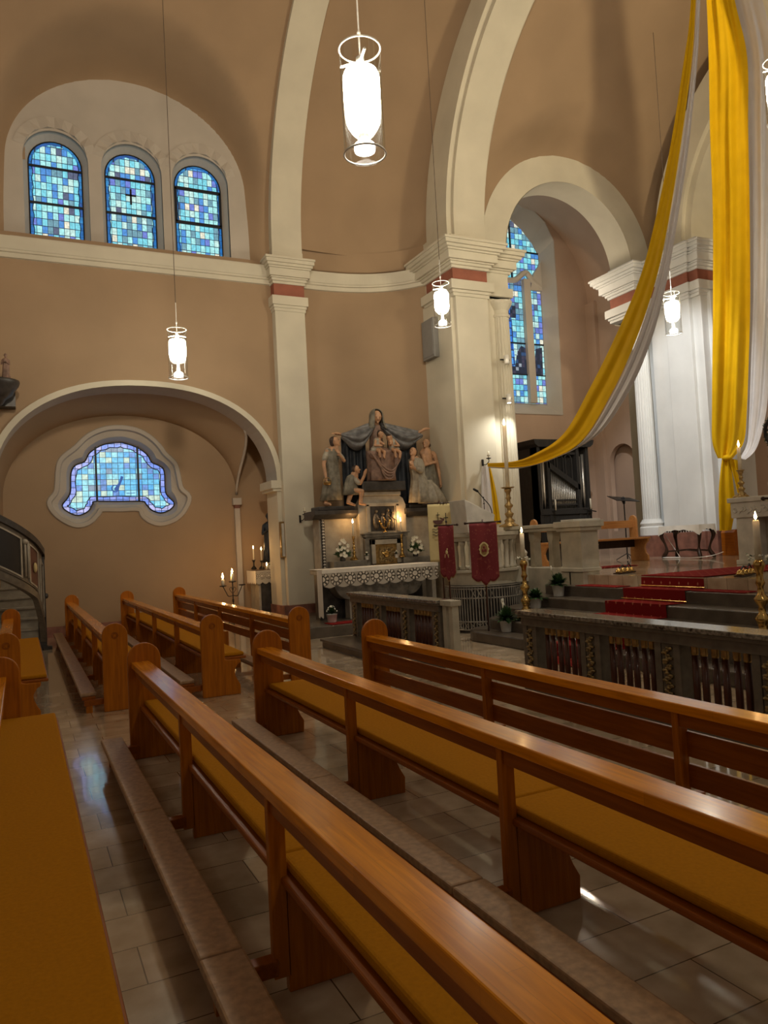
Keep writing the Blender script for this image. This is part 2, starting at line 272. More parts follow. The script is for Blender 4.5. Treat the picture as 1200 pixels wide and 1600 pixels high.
# ------------------------------------------------------------------ mesh helpers
class MB:
    def __init__(s): s.v = []; s.f = []; s.uv = None
    def add(s, vs, fs):
        k = len(s.v); s.v += [tuple(q) for q in vs]; s.f += [tuple(i+k for i in f) for f in fs]; return s
    def box(s, x0, x1, y0, y1, z0, z1):
        vs = [(x, y, z) for z in (z0, z1) for y in (y0, y1) for x in (x0, x1)]
        return s.add(vs, [(0, 2, 3, 1), (4, 5, 7, 6), (0, 1, 5, 4), (2, 6, 7, 3), (0, 4, 6, 2), (1, 3, 7, 5)])
    def prism(s, pts, axis, a, b):
        n = len(pts)
        def mk(p, q):
            return (q, p[0], p[1]) if axis == 'x' else ((p[0], q, p[1]) if axis == 'y' else (p[0], p[1], q))
        vs = [mk(p, a) for p in pts] + [mk(p, b) for p in pts]
        fs = [tuple(range(n)), tuple(range(2*n-1, n-1, -1))] + [(i, (i+1) % n, n+(i+1) % n, n+i) for i in range(n)]
        return s.add(vs, fs)
    def loft(s, rings, closed=True, caps=False):
        n = len(rings[0]); k = len(s.v); vs = [p for r in rings for p in r]; fs = []
        for j in range(len(rings)-1):
            for i in range(n if closed else n-1):
                i2 = (i+1) % n; fs.append((j*n+i, j*n+i2, (j+1)*n+i2, (j+1)*n+i))
        if caps: fs += [tuple(range(n-1, -1, -1)), tuple(range((len(rings)-1)*n, len(rings)*n))]
        return s.add(vs, fs)
    def tube(s, path, r, n=8, caps=True):
        P = [Vector(p) for p in path]; rings = []
        R = r if isinstance(r, (list, tuple)) else [r]*len(P)
        d0 = (P[1]-P[0]).normalized(); a = d0.orthogonal().normalized()
        for i, p in enumerate(P):
            d = (P[min(i+1, len(P)-1)]-P[max(i-1, 0)])
            d = d.normalized() if d.length > 1e-9 else d0
            a = (a - d*a.dot(d)); a = a.normalized() if a.length > 1e-6 else d.orthogonal().normalized()
            bb = d.cross(a); rings.append([p+(a*math.cos(2*PI*k/n)+bb*math.sin(2*PI*k/n))*R[i] for k in range(n)])
        return s.loft(rings, True, caps)
    def lathe(s, prof, c=(0, 0, 0), n=16, sy=1.0, wob=None):
        rings = []
        for r, z in prof:
            rings.append([(c[0]+max(r, 1e-4)*math.cos(2*PI*k/n)*(1+(wob(k, n, z) if wob else 0)), c[1]+sy*max(r, 1e-4)*math.sin(2*PI*k/n)*(1+(wob(k, n, z) if wob else 0)), c[2]+z) for k in range(n)])
        return s.loft(rings, True, True)
    def ell(s, c, r, n=12, m=8):
        if not isinstance(r, (list, tuple)): r = (r, r, r)
        rings = []
        for j in range(m+1):
            a = -PI/2+PI*j/m; cr = max(math.cos(a), 1e-3)
            rings.append([(c[0]+r[0]*cr*math.cos(2*PI*k/n), c[1]+r[1]*cr*math.sin(2*PI*k/n), c[2]+r[2]*math.sin(a)) for k in range(n)])
        return s.loft(rings, True, True)
    def cap(s, a, b, ra, rb, n=10):
        a = Vector(a); b = Vector(b); d = (b-a).normalized(); P = []; R = []
        for q in (0.0, 0.35, 0.7, 1.0): P.append(a-d*ra*math.cos(q*PI/2)); R.append(max(ra*math.sin(q*PI/2), 1e-3))
        for q in (0.0, 0.3, 0.65, 1.0): P.append(b+d*rb*math.sin(q*PI/2)); R.append(max(rb*math.cos(q*PI/2), 1e-3))
        return s.tube(P, R, n)
    def grid(s, fn, nu, nv):
        vs = [fn(i/nu, j/nv) for j in range(nv+1) for i in range(nu+1)]
        fs = [(j*(nu+1)+i, j*(nu+1)+i+1, (j+1)*(nu+1)+i+1, (j+1)*(nu+1)+i) for j in range(nv) for i in range(nu)]
        return s.add(vs, fs)
    def torus(s, c, R, r, n=20, m=6, axis='z', a0=0, a1=2*PI):
        P = []
        full = abs(a1-a0-2*PI) < 1e-6
        for k in range(n+1):
            a = a0+(a1-a0)*k/n; u, w_ = R*math.cos(a), R*math.sin(a)
            P.append((c[0]+u, c[1]+w_, c[2]) if axis == 'z' else ((c[0]+u, c[1], c[2]+w_) if axis == 'y' else (c[0], c[1]+u, c[2]+w_)))
        return s.tube(P, r, m, not full)
    def build(s, name, mat, parent=None, smooth=False, bevel=0, loc=None, solid=0, sub=0, remesh=0, kind=None, disp=0):
        me = bpy.data.meshes.new(name)
        off = Vector(loc) if loc is not None else Vector((0, 0, 0))
        me.from_pydata([tuple(Vector(v)-off) for v in s.v] if loc is not None else s.v, [], s.f)
        me.validate(); me.update()
        import bmesh
        bm = bmesh.new(); bm.from_mesh(me); bmesh.ops.recalc_face_normals(bm, faces=bm.faces); bm.to_mesh(me); bm.free()
        o = bpy.data.objects.new(name, me); COL.objects.link(o)
        for mm in (mat if isinstance(mat, (list, tuple)) else [mat]): me.materials.append(mm)
        if loc is not None: o.location = loc
        if parent is not None: o.parent = parent
        if solid:
            q = o.modifiers.new('solid', 'SOLIDIFY'); q.thickness = solid; q.offset = 0
        if bevel:
            q = o.modifiers.new('bevel', 'BEVEL'); q.width = bevel; q.segments = 2; q.limit_method = 'ANGLE'
        if remesh:
            q = o.modifiers.new('remesh', 'REMESH'); q.mode = 'VOXEL'; q.voxel_size = remesh; q.use_smooth_shade = True
            q = o.modifiers.new('smooth', 'SMOOTH'); q.iterations = 4; q.factor = 0.5
        if sub:
            q = o.modifiers.new('sub', 'SUBSURF'); q.levels = sub; q.render_levels = sub
        if smooth:
            for p in me.polygons: p.use_smooth = True
        if kind: o['kind'] = kind
        return o
def thing(name, label, cat, loc=(0, 0, 0), rz=0, group=None):
    o = bpy.data.objects.new(name, None); COL.objects.link(o); o.empty_display_size = 0.1
    o.location = loc; o.rotation_euler = (0, 0, rz); o['label'] = label; o['category'] = cat
    if group: o['group'] = group
    return o
def tag(o, label, cat, group=None, kind=None):
    o['label'] = label; o['category'] = cat
    if group: o['group'] = group
    if kind: o['kind'] = kind
    return o
KIDS = {}
def copy_tree(o, parent=None, **kw):
    c = o.copy(); COL.objects.link(c); c.parent = parent
    for ch in [q for q in list(bpy.data.objects) if q.parent == o]: copy_tree(ch, c)
    for k, v in kw.items():
        if k == 'loc': c.location = v
        elif k == 'rz': c.rotation_euler = (0, 0, v)
        else: c[k] = v
    return c
def arc(cx, cz, r, a0, a1, n, rz=None):
    rz = r if rz is None else rz
    return [(cx+r*math.cos(a0+(a1-a0)*k/n), cz+rz*math.sin(a0+(a1-a0)*k/n)) for k in range(n+1)]
def catmull(P, m=4, closed=True):
    out = []; n = len(P)
    for i in range(n if closed else n-1):
        p = [P[(i+k-1) % n] if closed else P[min(max(i+k-1, 0), n-1)] for k in range(4)]
        for j in range(m):
            u = j/m; u2 = u*u; u3 = u2*u
            out.append(tuple(0.5*((2*p[1][d])+(-p[0][d]+p[2][d])*u+(2*p[0][d]-5*p[1][d]+4*p[2][d]-p[3][d])*u2+(-p[0][d]+3*p[1][d]-3*p[2][d]+p[3][d])*u3) for d in range(len(P[0]))))
    if not closed: out.append(tuple(P[-1]))
    return out
def plate(name, outer, holes, y0, y1, mat, parent=None, kind='structure', axis='y', loc=None):
    """flat slab in the x-z plane (or y-z for axis x) with holes, between y0 and y1"""
    cu = bpy.data.curves.new(name, 'CURVE'); cu.dimensions = '2D'; cu.fill_mode = 'BOTH'; cu.extrude = abs(y1-y0)/2
    for pts in [outer]+holes:
        sp = cu.splines.new('POLY'); sp.points.add(len(pts)-1); sp.use_cyclic_u = True
        for q, p in zip(sp.points, pts): q.co = (p[0], p[1], 0, 1)
    tmp = bpy.data.objects.new('tmp', cu)
    me = bpy.data.meshes.new_from_object(tmp); bpy.data.objects.remove(tmp); bpy.data.curves.remove(cu)
    ym = (y0+y1)/2; off = Vector(loc) if loc is not None else Vector((0, 0, 0))
    for v_ in me.vertices:
        x, z, w_ = v_.co
        v_.co = (Vector((x, ym-w_, z)) if axis == 'y' else (Vector((ym+w_, x, z)) if axis == 'x' else Vector((x, z, ym+w_)))) - off
    me.name = name; me.materials.clear(); me.materials.append(mat); me.update()
    import bmesh
    bm = bmesh.new(); bm.from_mesh(me); bmesh.ops.recalc_face_normals(bm, faces=bm.faces); bm.to_mesh(me); bm.free()
    o = bpy.data.objects.new(name, me); COL.objects.link(o)
    if loc is not None: o.location = loc
    if parent is not None: o.parent = parent
    elif kind: o['kind'] = kind
    return o
def S(mb, name, mat, **kw):
    o = mb.build(name, mat, **kw); o['kind'] = 'structure'; return o
def smoothstep(a, b, x):
    q = min(1, max(0, (x-a)/(b-a))); return q*q*(3-2*q)
# ================================================================== ROOM
S(MB().box(-7, 16, -4, 20, -0.2, 0.0), 'floor', FLOOR)
YC = 7.53
def profile(Y0, z0, R1, th=60, n1=18, n2=8):
    t = math.radians(th); c = Y0-R1; dR = (c-YC)/math.cos(t); R2 = R1+dR; cz = z0-dR*math.sin(t)
    P = [(c+R1*math.cos(t*k/n1), z0+R1*math.sin(t*k/n1)) for k in range(n1+1)]
    P += [(YC+R2*math.cos(t+(PI/2-t)*k/n2), cz+R2*math.sin(t+(PI/2-t)*k/n2)) for k in range(1, n2+1)]
    return P
def both(P): return P+[(2*YC-y, z) for y, z in P[-2::-1]]
def vault(name, P, x0, x1, nx, mat, warp, hole):
    P = both(P); V = []; F = []; ny = len(P)
    def pt(i, j):
        x = x0+(x1-x0)*i/nx; y, z = P[j]; return (x, warp(x, y, z) if y > YC else y, z)
    for j in range(ny):
        for i in range(nx+1): V.append(pt(i, j))
    for j in range(ny-1):
        for i in range(nx):
            a = [(x0+(x1-x0)*(i+.5)/nx), (P[j][0]+P[j+1][0])/2, (P[j][1]+P[j+1][1])/2]
            if a[1] > YC and hole(a[0], a[2]): continue
            k = j*(nx+1)+i; F.append((k, k+1, k+nx+2, k+nx+1))
    mb = MB(); mb.add(V, F); return S(mb, name, mat, smooth=True)
# ---- nave vault with the lunette penetration
LX, LZ, LA, LB = 2.33, 9.55, 2.27, 1.93
def rho(x, z): return abs(x-LX)/LA if z < LZ else math.hypot((x-LX)/LA, (z-LZ)/LB)
def nwarp(x, y, z):
    r_ = rho(x, z)
    return y+(max(16.02, y)-y)*(1-smoothstep(.97, 1.22, r_)) if z < 12.6 else y
PN = profile(15.68, 8.2, 5.05, n1=46)
PN = [(15.7, 7.8)]+PN
vault('ceiling', PN, -7, 5.2, 190, PLO, nwarp, lambda x, z: rho(x, z) < 0.90)
def ribband(name, PI_, PO_, x0, x1, mat):
    a, b = both(PI_), both(PO_); mb = MB()
    mb.loft([[(x0, y, z) for y, z in b], [(x0, y, z) for y, z in a], [(x1, y, z) for y, z in a], [(x1, y, z) for y, z in b]], closed=False)
    return S(mb, name, mat, smooth=False)
RI = [(15.48, 7.9)]+profile(15.48, 8.3, 4.9, n1=30); RO = [(15.75, 7.9)]+profile(15.75, 8.3, 5.17, n1=30)
ribband('trim_1', RI, RO, 5.14, 5.83, PLW)
ribband('trim_2', RI, RO, -1.2, -0.5, PLW)
# ---- nave wall with the chapel arch
AX, AH, AZ, AR = 2.33, 2.74, 3.05, 2.02
def sup(cx, cz, a, b, n=40, e=2.25):
    out = []
    for k in range(n+1):
        t = PI*k/n; c, s_ = math.cos(t), math.sin(t)
        out.append((cx+a*math.copysign(abs(c)**(2/e), c), cz+b*abs(s_)**(2/e)))
    return out
arch = sup(AX, AZ, AH, AR)
outl = [(-7, 0), (-7, 7.95), (5.85, 7.95), (5.85, 0), (AX+AH, 0)]+arch+[(AX-AH, 0)]
plate('wall_left', outl, [], 15.7, 16.4, PLO)
def archtrim(name, a_out, a_in, y0, y1, yb, mat):
    path_o, path_i = a_out, a_in; mb = MB()
    mb.loft([[(p[0], yb, p[1]) for p in path_o], [(p[0], y0, p[1]) for p in path_o], [(p[0], y0, p[1]) for p in path_i], [(p[0], y1, p[1]) for p in path_i]], closed=False)
    return S(mb, name, mat)
ai = [(AX+AH-.01, 0)]+sup(AX, AZ, AH-.01, AR-.01)+[(AX-AH+.01, 0)]
ao = [(AX+AH+.10, 3.0)]+sup(AX, AZ, AH+.10, AR+.10)+[(AX-AH-.10, 3.0)]
ai2 = [(AX+AH-.01, 3.0)]+sup(AX, AZ, AH-.01, AR-.01)+[(AX-AH+.01, 3.0)]
archtrim('trim_3', ao, ai2, 15.64, 15.68, 15.71, PLW)
S(MB().loft([[(p[0], 15.66, p[1]) for p in ai], [(p[0], 16.42, p[1]) for p in ai]], closed=False), 'trim_4', PLG)
S(MB().box(AX+AH-.16, AX+AH+.12, 15.60, 16.46, 2.93, 3.10).box(AX+AH-.12, AX+AH+.10, 15.63, 16.44, 2.87, 2.93), 'trim_5', PLW)
S(MB().box(AX+AH-.02, 5.16, 15.66, 16.41, 0.38, 2.9), 'trim_6', PLW)
S(MB().box(AX+AH-.04, 5.9, 15.45, 16.44, 0, 0.39), 'baseboard_left', BASE)
# ---- chapel behind the arch
CW_IN = [(0.85, 2.81), (0.95, 2.68), (1.16, 2.59), (1.37, 2.67), (1.47, 2.83), (1.52, 2.89), (2.0, 2.88), (2.53, 2.87), (2.62, 2.8), (2.74, 2.66), (2.94, 2.59), (3.15, 2.66), (3.25, 2.8), (3.13, 2.95), (3.06, 3.09), (3.05, 3.55), (2.94, 3.68), (2.78, 3.76), (2.69, 3.93), (2.49, 4.09), (2.2, 4.2), (2.04, 4.21), (1.81, 4.18), (1.62, 4.1), (1.44, 3.96), (1.34, 3.78), (1.14, 3.69), (1.05, 3.51), (1.03, 3.13), (0.96, 2.97)]
CW_OUT = [(0.61, 2.86), (0.71, 2.64), (0.91, 2.47), (1.13, 2.38), (1.36, 2.44), (1.53, 2.61), (1.62, 2.71), (2.0, 2.70), (2.42, 2.69), (2.52, 2.52), (2.7, 2.39), (2.91, 2.35), (3.19, 2.44), (3.39, 2.63), (3.5, 2.91), (3.33, 3.11), (3.27, 3.45), (3.21, 3.68), (3.0, 3.90), (2.88, 4.08), (2.69, 4.27), (2.41, 4.42), (2.04, 4.47), (1.71, 4.42), (1.4, 4.26), (1.16, 4.02), (0.89, 3.79), (0.81, 3.58), (0.78, 3.26), (0.74, 3.05)]
ci, co = catmull(CW_IN, 4), catmull(CW_OUT, 4)
def inset(P, d):
    n = len(P); A = sum(P[i][0]*P[(i+1) % n][1]-P[(i+1) % n][0]*P[i][1] for i in range(n)); s_ = 1 if A > 0 else -1; out = []
    for i in range(n):
        a, c = P[i-1], P[(i+1) % n]; tx, tz = c[0]-a[0], c[1]-a[1]; L = math.hypot(tx, tz) or 1
        out.append((P[i][0]-s_*tz/L*d, P[i][1]+s_*tx/L*d))
    return out
plate('wall_back', [(-3, 0), (-3, 5.4), (5.5, 5.4), (5.5, 0)], [co], 17.5, 17.7, PLO)
S(MB().loft([[(p[0], 17.49, p[1]) for p in inset(co, -.09)], [(p[0], 17.46, p[1]) for p in inset(co, -.07)], [(p[0], 17.46, p[1]) for p in inset(co, .01)]]+[[(p[0], y, p[1]) for p in q] for y, q in ((17.56, inset(co, .03)), (17.6, inset(ci, -.10)), (17.85, inset(ci, -.02)), (17.85, inset(ci, .02)))]), 'trim_7', PLG)
win = plate('window_1', ci, [], 17.86, 17.875, GL2)
S(MB().loft([[(p[0], 17.845, p[1]) for p in ci], [(p[0], 17.845, p[1]) for p in inset(ci, .105)]]), 'border', GLB, parent=win)
wav = inset(ci, .105); wav = [(p[0]+0.012*math.sin(k*1.3), p[1]+0.012*math.cos(k*1.3)) for k, p in enumerate(wav)]
S(MB().tube([(p[0], 17.84, p[1]) for p in wav+wav[:1]], 0.011, 5).tube([(p[0], 17.84, p[1]) for p in ci+ci[:1]], 0.014, 5), 'lead_line', LEAD, parent=win)
for x in (1.57, 2.47): S(MB().box(x-.022, x+.022, 17.82, 17.85, 2.88, 4.12), 'glazing_bar', LEAD, parent=win)
S(MB().tube([(1.97, 17.83, 3.13), (2.07, 17.83, 3.30), (2.12, 17.83, 3.44)], [.05, .025, .03], 6).torus((1.96, 17.83, 3.17), .075, .012, 14, 5, 'y').tube([(2.2, 17.83, 3.06), (2.38, 17.83, 3.06)], .008, 5), 'glass_emblem', emit('emblem_glass', (0.05, 0.12, 0.40), 0.5), parent=win)
barch = sup(2.17, 2.95, 2.47, 1.82, 120, 2.1)
farch = sup(AX, AZ, AH, AR, 120)
mb = MB(); NG = 40; VV = []; FF = []
for j in range(NG+1):
    q = j/NG; g = q*q*(3-2*q); y = 16.38+1.12*q
    VV += [(a[0]*(1-g)+b_[0]*g, y, a[1]*(1-g)+b_[1]*g) for a, b_ in zip(farch, barch)]
n1 = len(farch); kcut = lambda q: 24.0*max(0, 1-q)**0.75
for j in range(NG):
    for i in range(n1-1):
        if i+.5 < kcut((j+.5)/NG): continue
        FF.append((j*n1+i, j*n1+i+1, (j+1)*n1+i+1, (j+1)*n1+i))
mb.add(VV, FF); S(mb, 'vault_chapel', PLO, smooth=True)
def vpt(q):
    g = q*q*(3-2*q); k = kcut(q); i = int(k); h = k-i; P_ = []
    for A_ in (farch, barch): P_.append((A_[i][0]*(1-h)+A_[i+1][0]*h, A_[i][1]*(1-h)+A_[i+1][1]*h))
    return (P_[0][0]*(1-g)+P_[1][0]*g, 16.38+1.12*q, P_[0][1]*(1-g)+P_[1][1]*g)
S(MB().tube([vpt(k/14) for k in range(15)], .032, 6), 'trim_10', PLG, smooth=True)
S(MB().box(5.38, 5.5, 16.38, 17.5, 0, 5.3), 'wall_chapel_right', PLO)
S(MB().box(4.0, 5.5, 16.40, 17.6, 5.1, 5.3), 'ceiling_chapel', PLO)
S(MB().loft([[(-.41, 16.38, 0), (-.41, 16.38, 3.1)], [(-.3, 17.5, 0), (-.3, 17.5, 3.1)]], closed=False), 'wall_chapel_left', PLO)
S(MB().box(4.56, 4.68, 17.40, 17.5, .22, 2.62).box(4.52, 4.72, 17.36, 17.5, 2.70, 2.86), 'trim_8', PLG)
S(MB().box(4.56, 4.68, 17.39, 17.5, 2.62, 2.70), 'trim_9', BASE)
S(MB().box(-.4, 5.4, 17.44, 17.5, 0, .22), 'baseboard_back', BASE)
# ---- cornice of the nave wall and of the curved corner
corner = catmull([(5.83, 15.70), (6.4, 15.70), (7.0, 15.64), (7.55, 15.47), (8.0, 15.2), (8.35, 14.85), (8.56, 14.5), (8.62, 14.2)], 5, False)
def offs(P, d):
    out = []
    for i in range(len(P)):
        a, c = P[max(i-1, 0)], P[min(i+1, len(P)-1)]; tx, ty = c[0]-a[0], c[1]-a[1]; L = math.hypot(tx, ty)
        out.append((P[i][0]+ty/L*d, P[i][1]-tx/L*d))
    return out
CPROF = [(0.0, 7.42), (.05, 7.43), (.05, 7.52), (.085, 7.53), (.085, 7.57), (.10, 7.58), (.13, 7.78), (.13, 7.82), (0, 7.82)]
def cornice(name, path):
    S(MB().loft([[(p[0], p[1], z) for p in offs(path, d)] for d, z in CPROF], closed=False), name, PLW)
cornice('trim_11', [(-7, 15.7), (-1, 15.7), (2, 15.7), (5.9, 15.7)]); cornice('trim_12', corner)
S(MB().loft([[(p[0], p[1], 0.4) for p in corner], [(p[0], p[1], 7.9) for p in corner]], closed=False), 'wall_corner', PLO, smooth=True)
S(MB().loft([[(p[0], p[1], 0) for p in offs(corner, .03)], [(p[0], p[1], .4) for p in offs(corner, .03)], [(p[0], p[1], .4) for p in corner]], closed=False), 'baseboard_corner', BASE)
# ---- corner vault: from the nave rib to the chancel arch
CE = profile(14.45, 8.3, 4.75, 58, 30, 8); RN = profile(15.6, 8.3, 5.0, 60, 30, 8)
def cv(u, s_):
    k = s_*(len(CE)-1); i = min(int(k), len(CE)-2); f = k-i
    a = [RN[i][d]*(1-f)+RN[i+1][d]*f for d in (0, 1)]; b = [CE[i][d]*(1-f)+CE[i+1][d]*f for d in (0, 1)]
    q = min(len(corner)-1.001, u*(len(corner)-1)); j = int(q); g = q-j
    cx = corner[j][0]*(1-g)+corner[j+1][0]*g; cy = corner[j][1]*(1-g)+corner[j+1][1]*g
    lx, ly = 5.83+(8.62-5.83)*u, 15.70+(14.2-15.70)*u
    fade = (1-s_)**0.6
    x = 5.83+(8.6-5.83)*u; y = a[0]*(1-u)+b[0]*u; z = a[1]*(1-u)+b[1]*u
    return (x+(cx-lx)*fade, y+(cy-ly)*fade, z)
mb = MB().grid(cv, 30, 38); S(mb, 'vault_corner', PLO, smooth=True)
S(MB().loft([[(p[0], p[1], 7.8) for p in corner], [cv(k/30, 0) for k in range(31)]] if len(corner) == 31 else [[(p[0], p[1], 7.8) for p in corner], [(p[0], p[1], 8.35) for p in corner]], closed=False), 'wall_corner_upper', PLO, smooth=True)
# ---- clerestory windows in the lunette
def wshape(cx, hw, z0, z1, rh, n=18): return [(cx-hw, z0), (cx+hw, z0)]+arc(cx, z1, hw, 0, PI, n, rh)
lun = [(LX-2.6, 7.8), (LX+2.6, 7.8)]+arc(LX, LZ, 2.6, 0, PI, 30, 2.2)
WXC = (0.87, 2.32, 3.735)
plate('wall_lunette', lun, [wshape(c, .60, 7.99, 9.62, .56) for c in WXC], 15.9, 15.96, PLG)
S(MB().box(0.0, 4.65, 15.6, 15.95, 7.80, 7.84), 'trim_13', PLG)
for k, c in enumerate(WXC):
    o_, i_ = wshape(c, .60, 7.99, 9.62, .56), wshape(c, .50, 8.01, 9.60, .50)
    S(MB().loft([[(p[0], 15.9, p[1]) for p in o_], [(p[0], 16.02, p[1]) for p in o_], [(p[0], 16.22, p[1]) for p in i_]]), 'trim_%d' % (14+k), PLG)
    # faceted hood above each window
    A_ = [(c+(.60)*math.cos(t), 9.66+.58*math.sin(t)) for t in [PI*(0.08+.84*q/6) for q in range(7)]]
    B_ = [(c+(.80)*math.cos(t), 9.66+.80*math.sin(t)) for t in [PI*(0.08+.84*q/6) for q in range(7)]]
    mb = MB()
    for q in range(6):
        m1 = ((A_[q][0]+A_[q+1][0])/2, (A_[q][1]+A_[q+1][1])/2); m2 = ((B_[q][0]+B_[q+1][0])/2, (B_[q][1]+B_[q+1][1])/2)
        mb.add([(A_[q][0], 15.9, A_[q][1]), (A_[q+1][0], 15.9, A_[q+1][1]), (B_[q+1][0], 15.89, B_[q+1][1]), (B_[q][0], 15.89, B_[q][1]), (m1[0], 15.83, m1[1]), (m2[0], 15.85, m2[1])],
               [(0, 4, 5, 3), (4, 1, 2, 5), (3, 5, 2), (0, 1, 4)])
    S(mb, 'trim_%d' % (17+k), PLG)
    W_ = plate('window_%d' % (k+2), i_, [], 16.22, 16.235, GL1)
    for side in (-1, 1):
        S(MB().loft([[(c+side*.50, 16.205, 8.0+1.9*q/14-(0)) for q in range(15)], [(c+side*(.43+.012*math.sin(q*2.6)), 16.205, 8.0+1.9*q/14) for q in range(15)]], closed=False), 'border', GLD, parent=W_)
        S(MB().tube([(c+side*(.43+.012*math.sin(q*1.3)), 16.20, 8.0+1.75*q/28) for q in range(29)], .008, 5), 'lead_line', LEAD, parent=W_)
    S(MB().loft([[(p[0], 16.203, p[1]) for p in arc(c, 9.60, .50, 0, PI, 24, .50)], [(p[0]+0, 16.203, p[1]+.010*math.sin(j*2)) for j, p in enumerate(arc(c, 9.60, .44, 0, PI, 24, .435))]], closed=False), 'border', GLD, parent=W_)
    S(MB().tube([(p[0], 16.2, p[1]) for p in i_+i_[:1]], .014, 5), 'frame', LEAD, parent=W_)
    for z in (8.80, 9.55):
        t_ = .022 if k < 2 else .034
        S(MB().box(c-.5, c+.5, 16.17, 16.20, z-t_, z+t_), 'glazing_bar', LEAD, parent=W_)
    if k == 1: S(MB().box(c-.02, c+.02, 16.18, 16.20, 9.03, 9.36).box(c-.11, c+.11, 16.18, 16.20, 9.21, 9.245), 'glass_cross', LEAD, parent=W_)
    if k == 2: S(MB().box(c-.5, c-.455, 16.17, 16.2, 8.8, 9.55).box(c+.455, c+.5, 16.17, 16.2, 8.8, 9.55), 'casement', LEAD, parent=W_)
# ---- capitals
CAPB = [(6.80, 6.87, .03), (6.87, 6.93, .06), (6.93, 7.13, .11), (7.40, 7.46, .05), (7.46, 7.52, .09), (7.52, 7.55, .13), (7.55, 7.72, .19), (7.72, 7.76, .23), (7.76, 7.82, .28), (7.82, 7.90, .33), (7.90, 7.95, .36)]
def capital(i, rects, sc_=1.0, mat=PLW):
    mb = MB(); bb = MB()
    for x0, x1, y0, y1 in rects:
        for z0, z1, d in CAPB:
            d *= sc_; mb.box(x0-d, x1+d, y0-d, y1+d, z0, z1)
        bb.box(x0-.004, x1+.004, y0-.004, y1+.004, 7.13, 7.40)
        mb.box(x0-.01, x1+.01, y0-.01, y1+.01, 7.95, 8.14)
    S(mb, 'trim_%d' % i, mat, bevel=.006); S(bb, 'trim_%d' % (i+1), BAND)
S(MB().box(5.14, 5.83, 15.48, 15.75, .39, 6.9), 'pillar_left', PLW, bevel=.01); capital(20, [(5.14, 5.83, 15.48, 15.75)], .62)
S(MB().box(-1.2, -0.5, 15.48, 15.75, .0, 6.9), 'pillar_rear', PLW, bevel=.01); capital(22, [(-1.2, -.5, 15.48, 15.75)], .62)
# ---- chancel pier and arch
S(MB().box(8.42, 9.40, 13.56, 14.9, 0, 6.9).box(8.50, 9.32, 13.46, 14.0, 0, 6.9).box(9.3, 9.98, 13.74, 14.4, 0, 6.9), 'pier_chancel', PLW, bevel=.012)
capital(24, [(8.46, 9.32, 13.46, 14.6), (9.32, 9.96, 13.66, 14.3)])
def column(name, cx, cy, z0, mat):
    n = 32
    prof = [(.27, 0), (.27, .16), (.25, .2), (.27, .27), (.23, .33), (.215, .36)]+[(.20-.012*q, .36+(5.3-z0+.95)*q) for q in (0.05, .5, .93)]
    S(MB().lathe([(.29, 0), (.29, .2), (.26, .23), (.28, .30), (.24, .36), (.22, .40)], (cx, cy, z0), 24), name+'_base', mat, smooth=False)
    S(MB().lathe([(.205, .4), (.195, 3.2), (.18, 6.85-z0-.35)], (cx, cy, z0), n*2, wob=lambda k, m_, z: -.07 if k % 4 == 0 else 0), name+'_shaft', mat)
    S(MB().lathe([(.20, 0), (.21, .05), (.18, .08), (.18, .16), (.26, .3), (.27, .36)], (cx, cy, 6.45), 24), name+'_capital', mat)
column('column_left', 9.74, 13.62, .95, PLW)
column('column_right', 13.80, 13.58, 1.45, PCH)
S(MB().box(13.50, 14.3, 13.3, 14.0, .95, 1.46), 'baseboard_column', BASE)
CI = [(13.46, 8.1)]+profile(13.46, 8.3, 4.35, 58, 30, 8); CO = [(14.45, 8.1)]+CE
a, b = both(CI), both(CO)
b = b[:len(a)]
CI2 = both([(y-.0, z) for y, z in [(13.56, 8.1)]+profile(13.56, 8.3, 4.45, 58, 30, 8)])
S(MB().loft([[(8.44, y, z) for y, z in b], [(8.44, y, z) for y, z in CI2], [(8.56, y, z) for y, z in CI2], [(8.56, y, z) for y, z in a], [(9.34, y, z) for y, z in a], [(9.34, y, z) for y, z in CI2], [(9.42, y, z) for y, z in CI2]], closed=False), 'arch_chancel', PLW)
S(MB().box(8.475, 9.42, 13.57, 14.95, 6.9, 8.36), 'arch_impost', PLW)
# ---- choir side wall (arched opening), vault
SX, SZ, SR = 11.85, 8.0, 1.87
side = [(9.4, .0), (9.4, 8.0)]+[(SX-2.5, 8.0)]+list(reversed(arc(SX, SZ, 2.5, 0, PI, 40)))[1:]+[(14.4, 8.0), (14.4, 0)]+[(14.02, 0), (14.02, 6.8), (SX+SR, 6.8)]+arc(SX, SZ, SR, 0, PI, 40)+[(SX-SR, 6.8), (9.68, 6.8), (9.68, 0)]
plate('wall_choir_side', side, [], 13.6, 14.3, PLW)
S(MB().loft([[(p[0], 13.59, p[1]) for p in arc(SX, SZ, SR-.01, 0, PI, 40)], [(p[0], 14.31, p[1]) for p in arc(SX, SZ, SR-.01, 0, PI, 40)]], closed=False), 'trim_26', PLW, smooth=True)
def crho(x, z): return (abs(x-SX)/2.42 if z < SZ else math.hypot(x-SX, z-SZ)/2.42)
def cwarp(x, y, z):
    r_ = crho(x, z); return y+(max(13.62, y)-y)*(1-smoothstep(.99, 1.32, r_)) if z < 12.4 else y
PCV = [(13.62, 7.9)]+profile(13.62, 8.25, 4.55, 58, 46, 10)
vault('ceiling_choir', PCV, 9.36, 15.4, 110, PLO, cwarp, lambda x, z: crho(x, z) < .985)
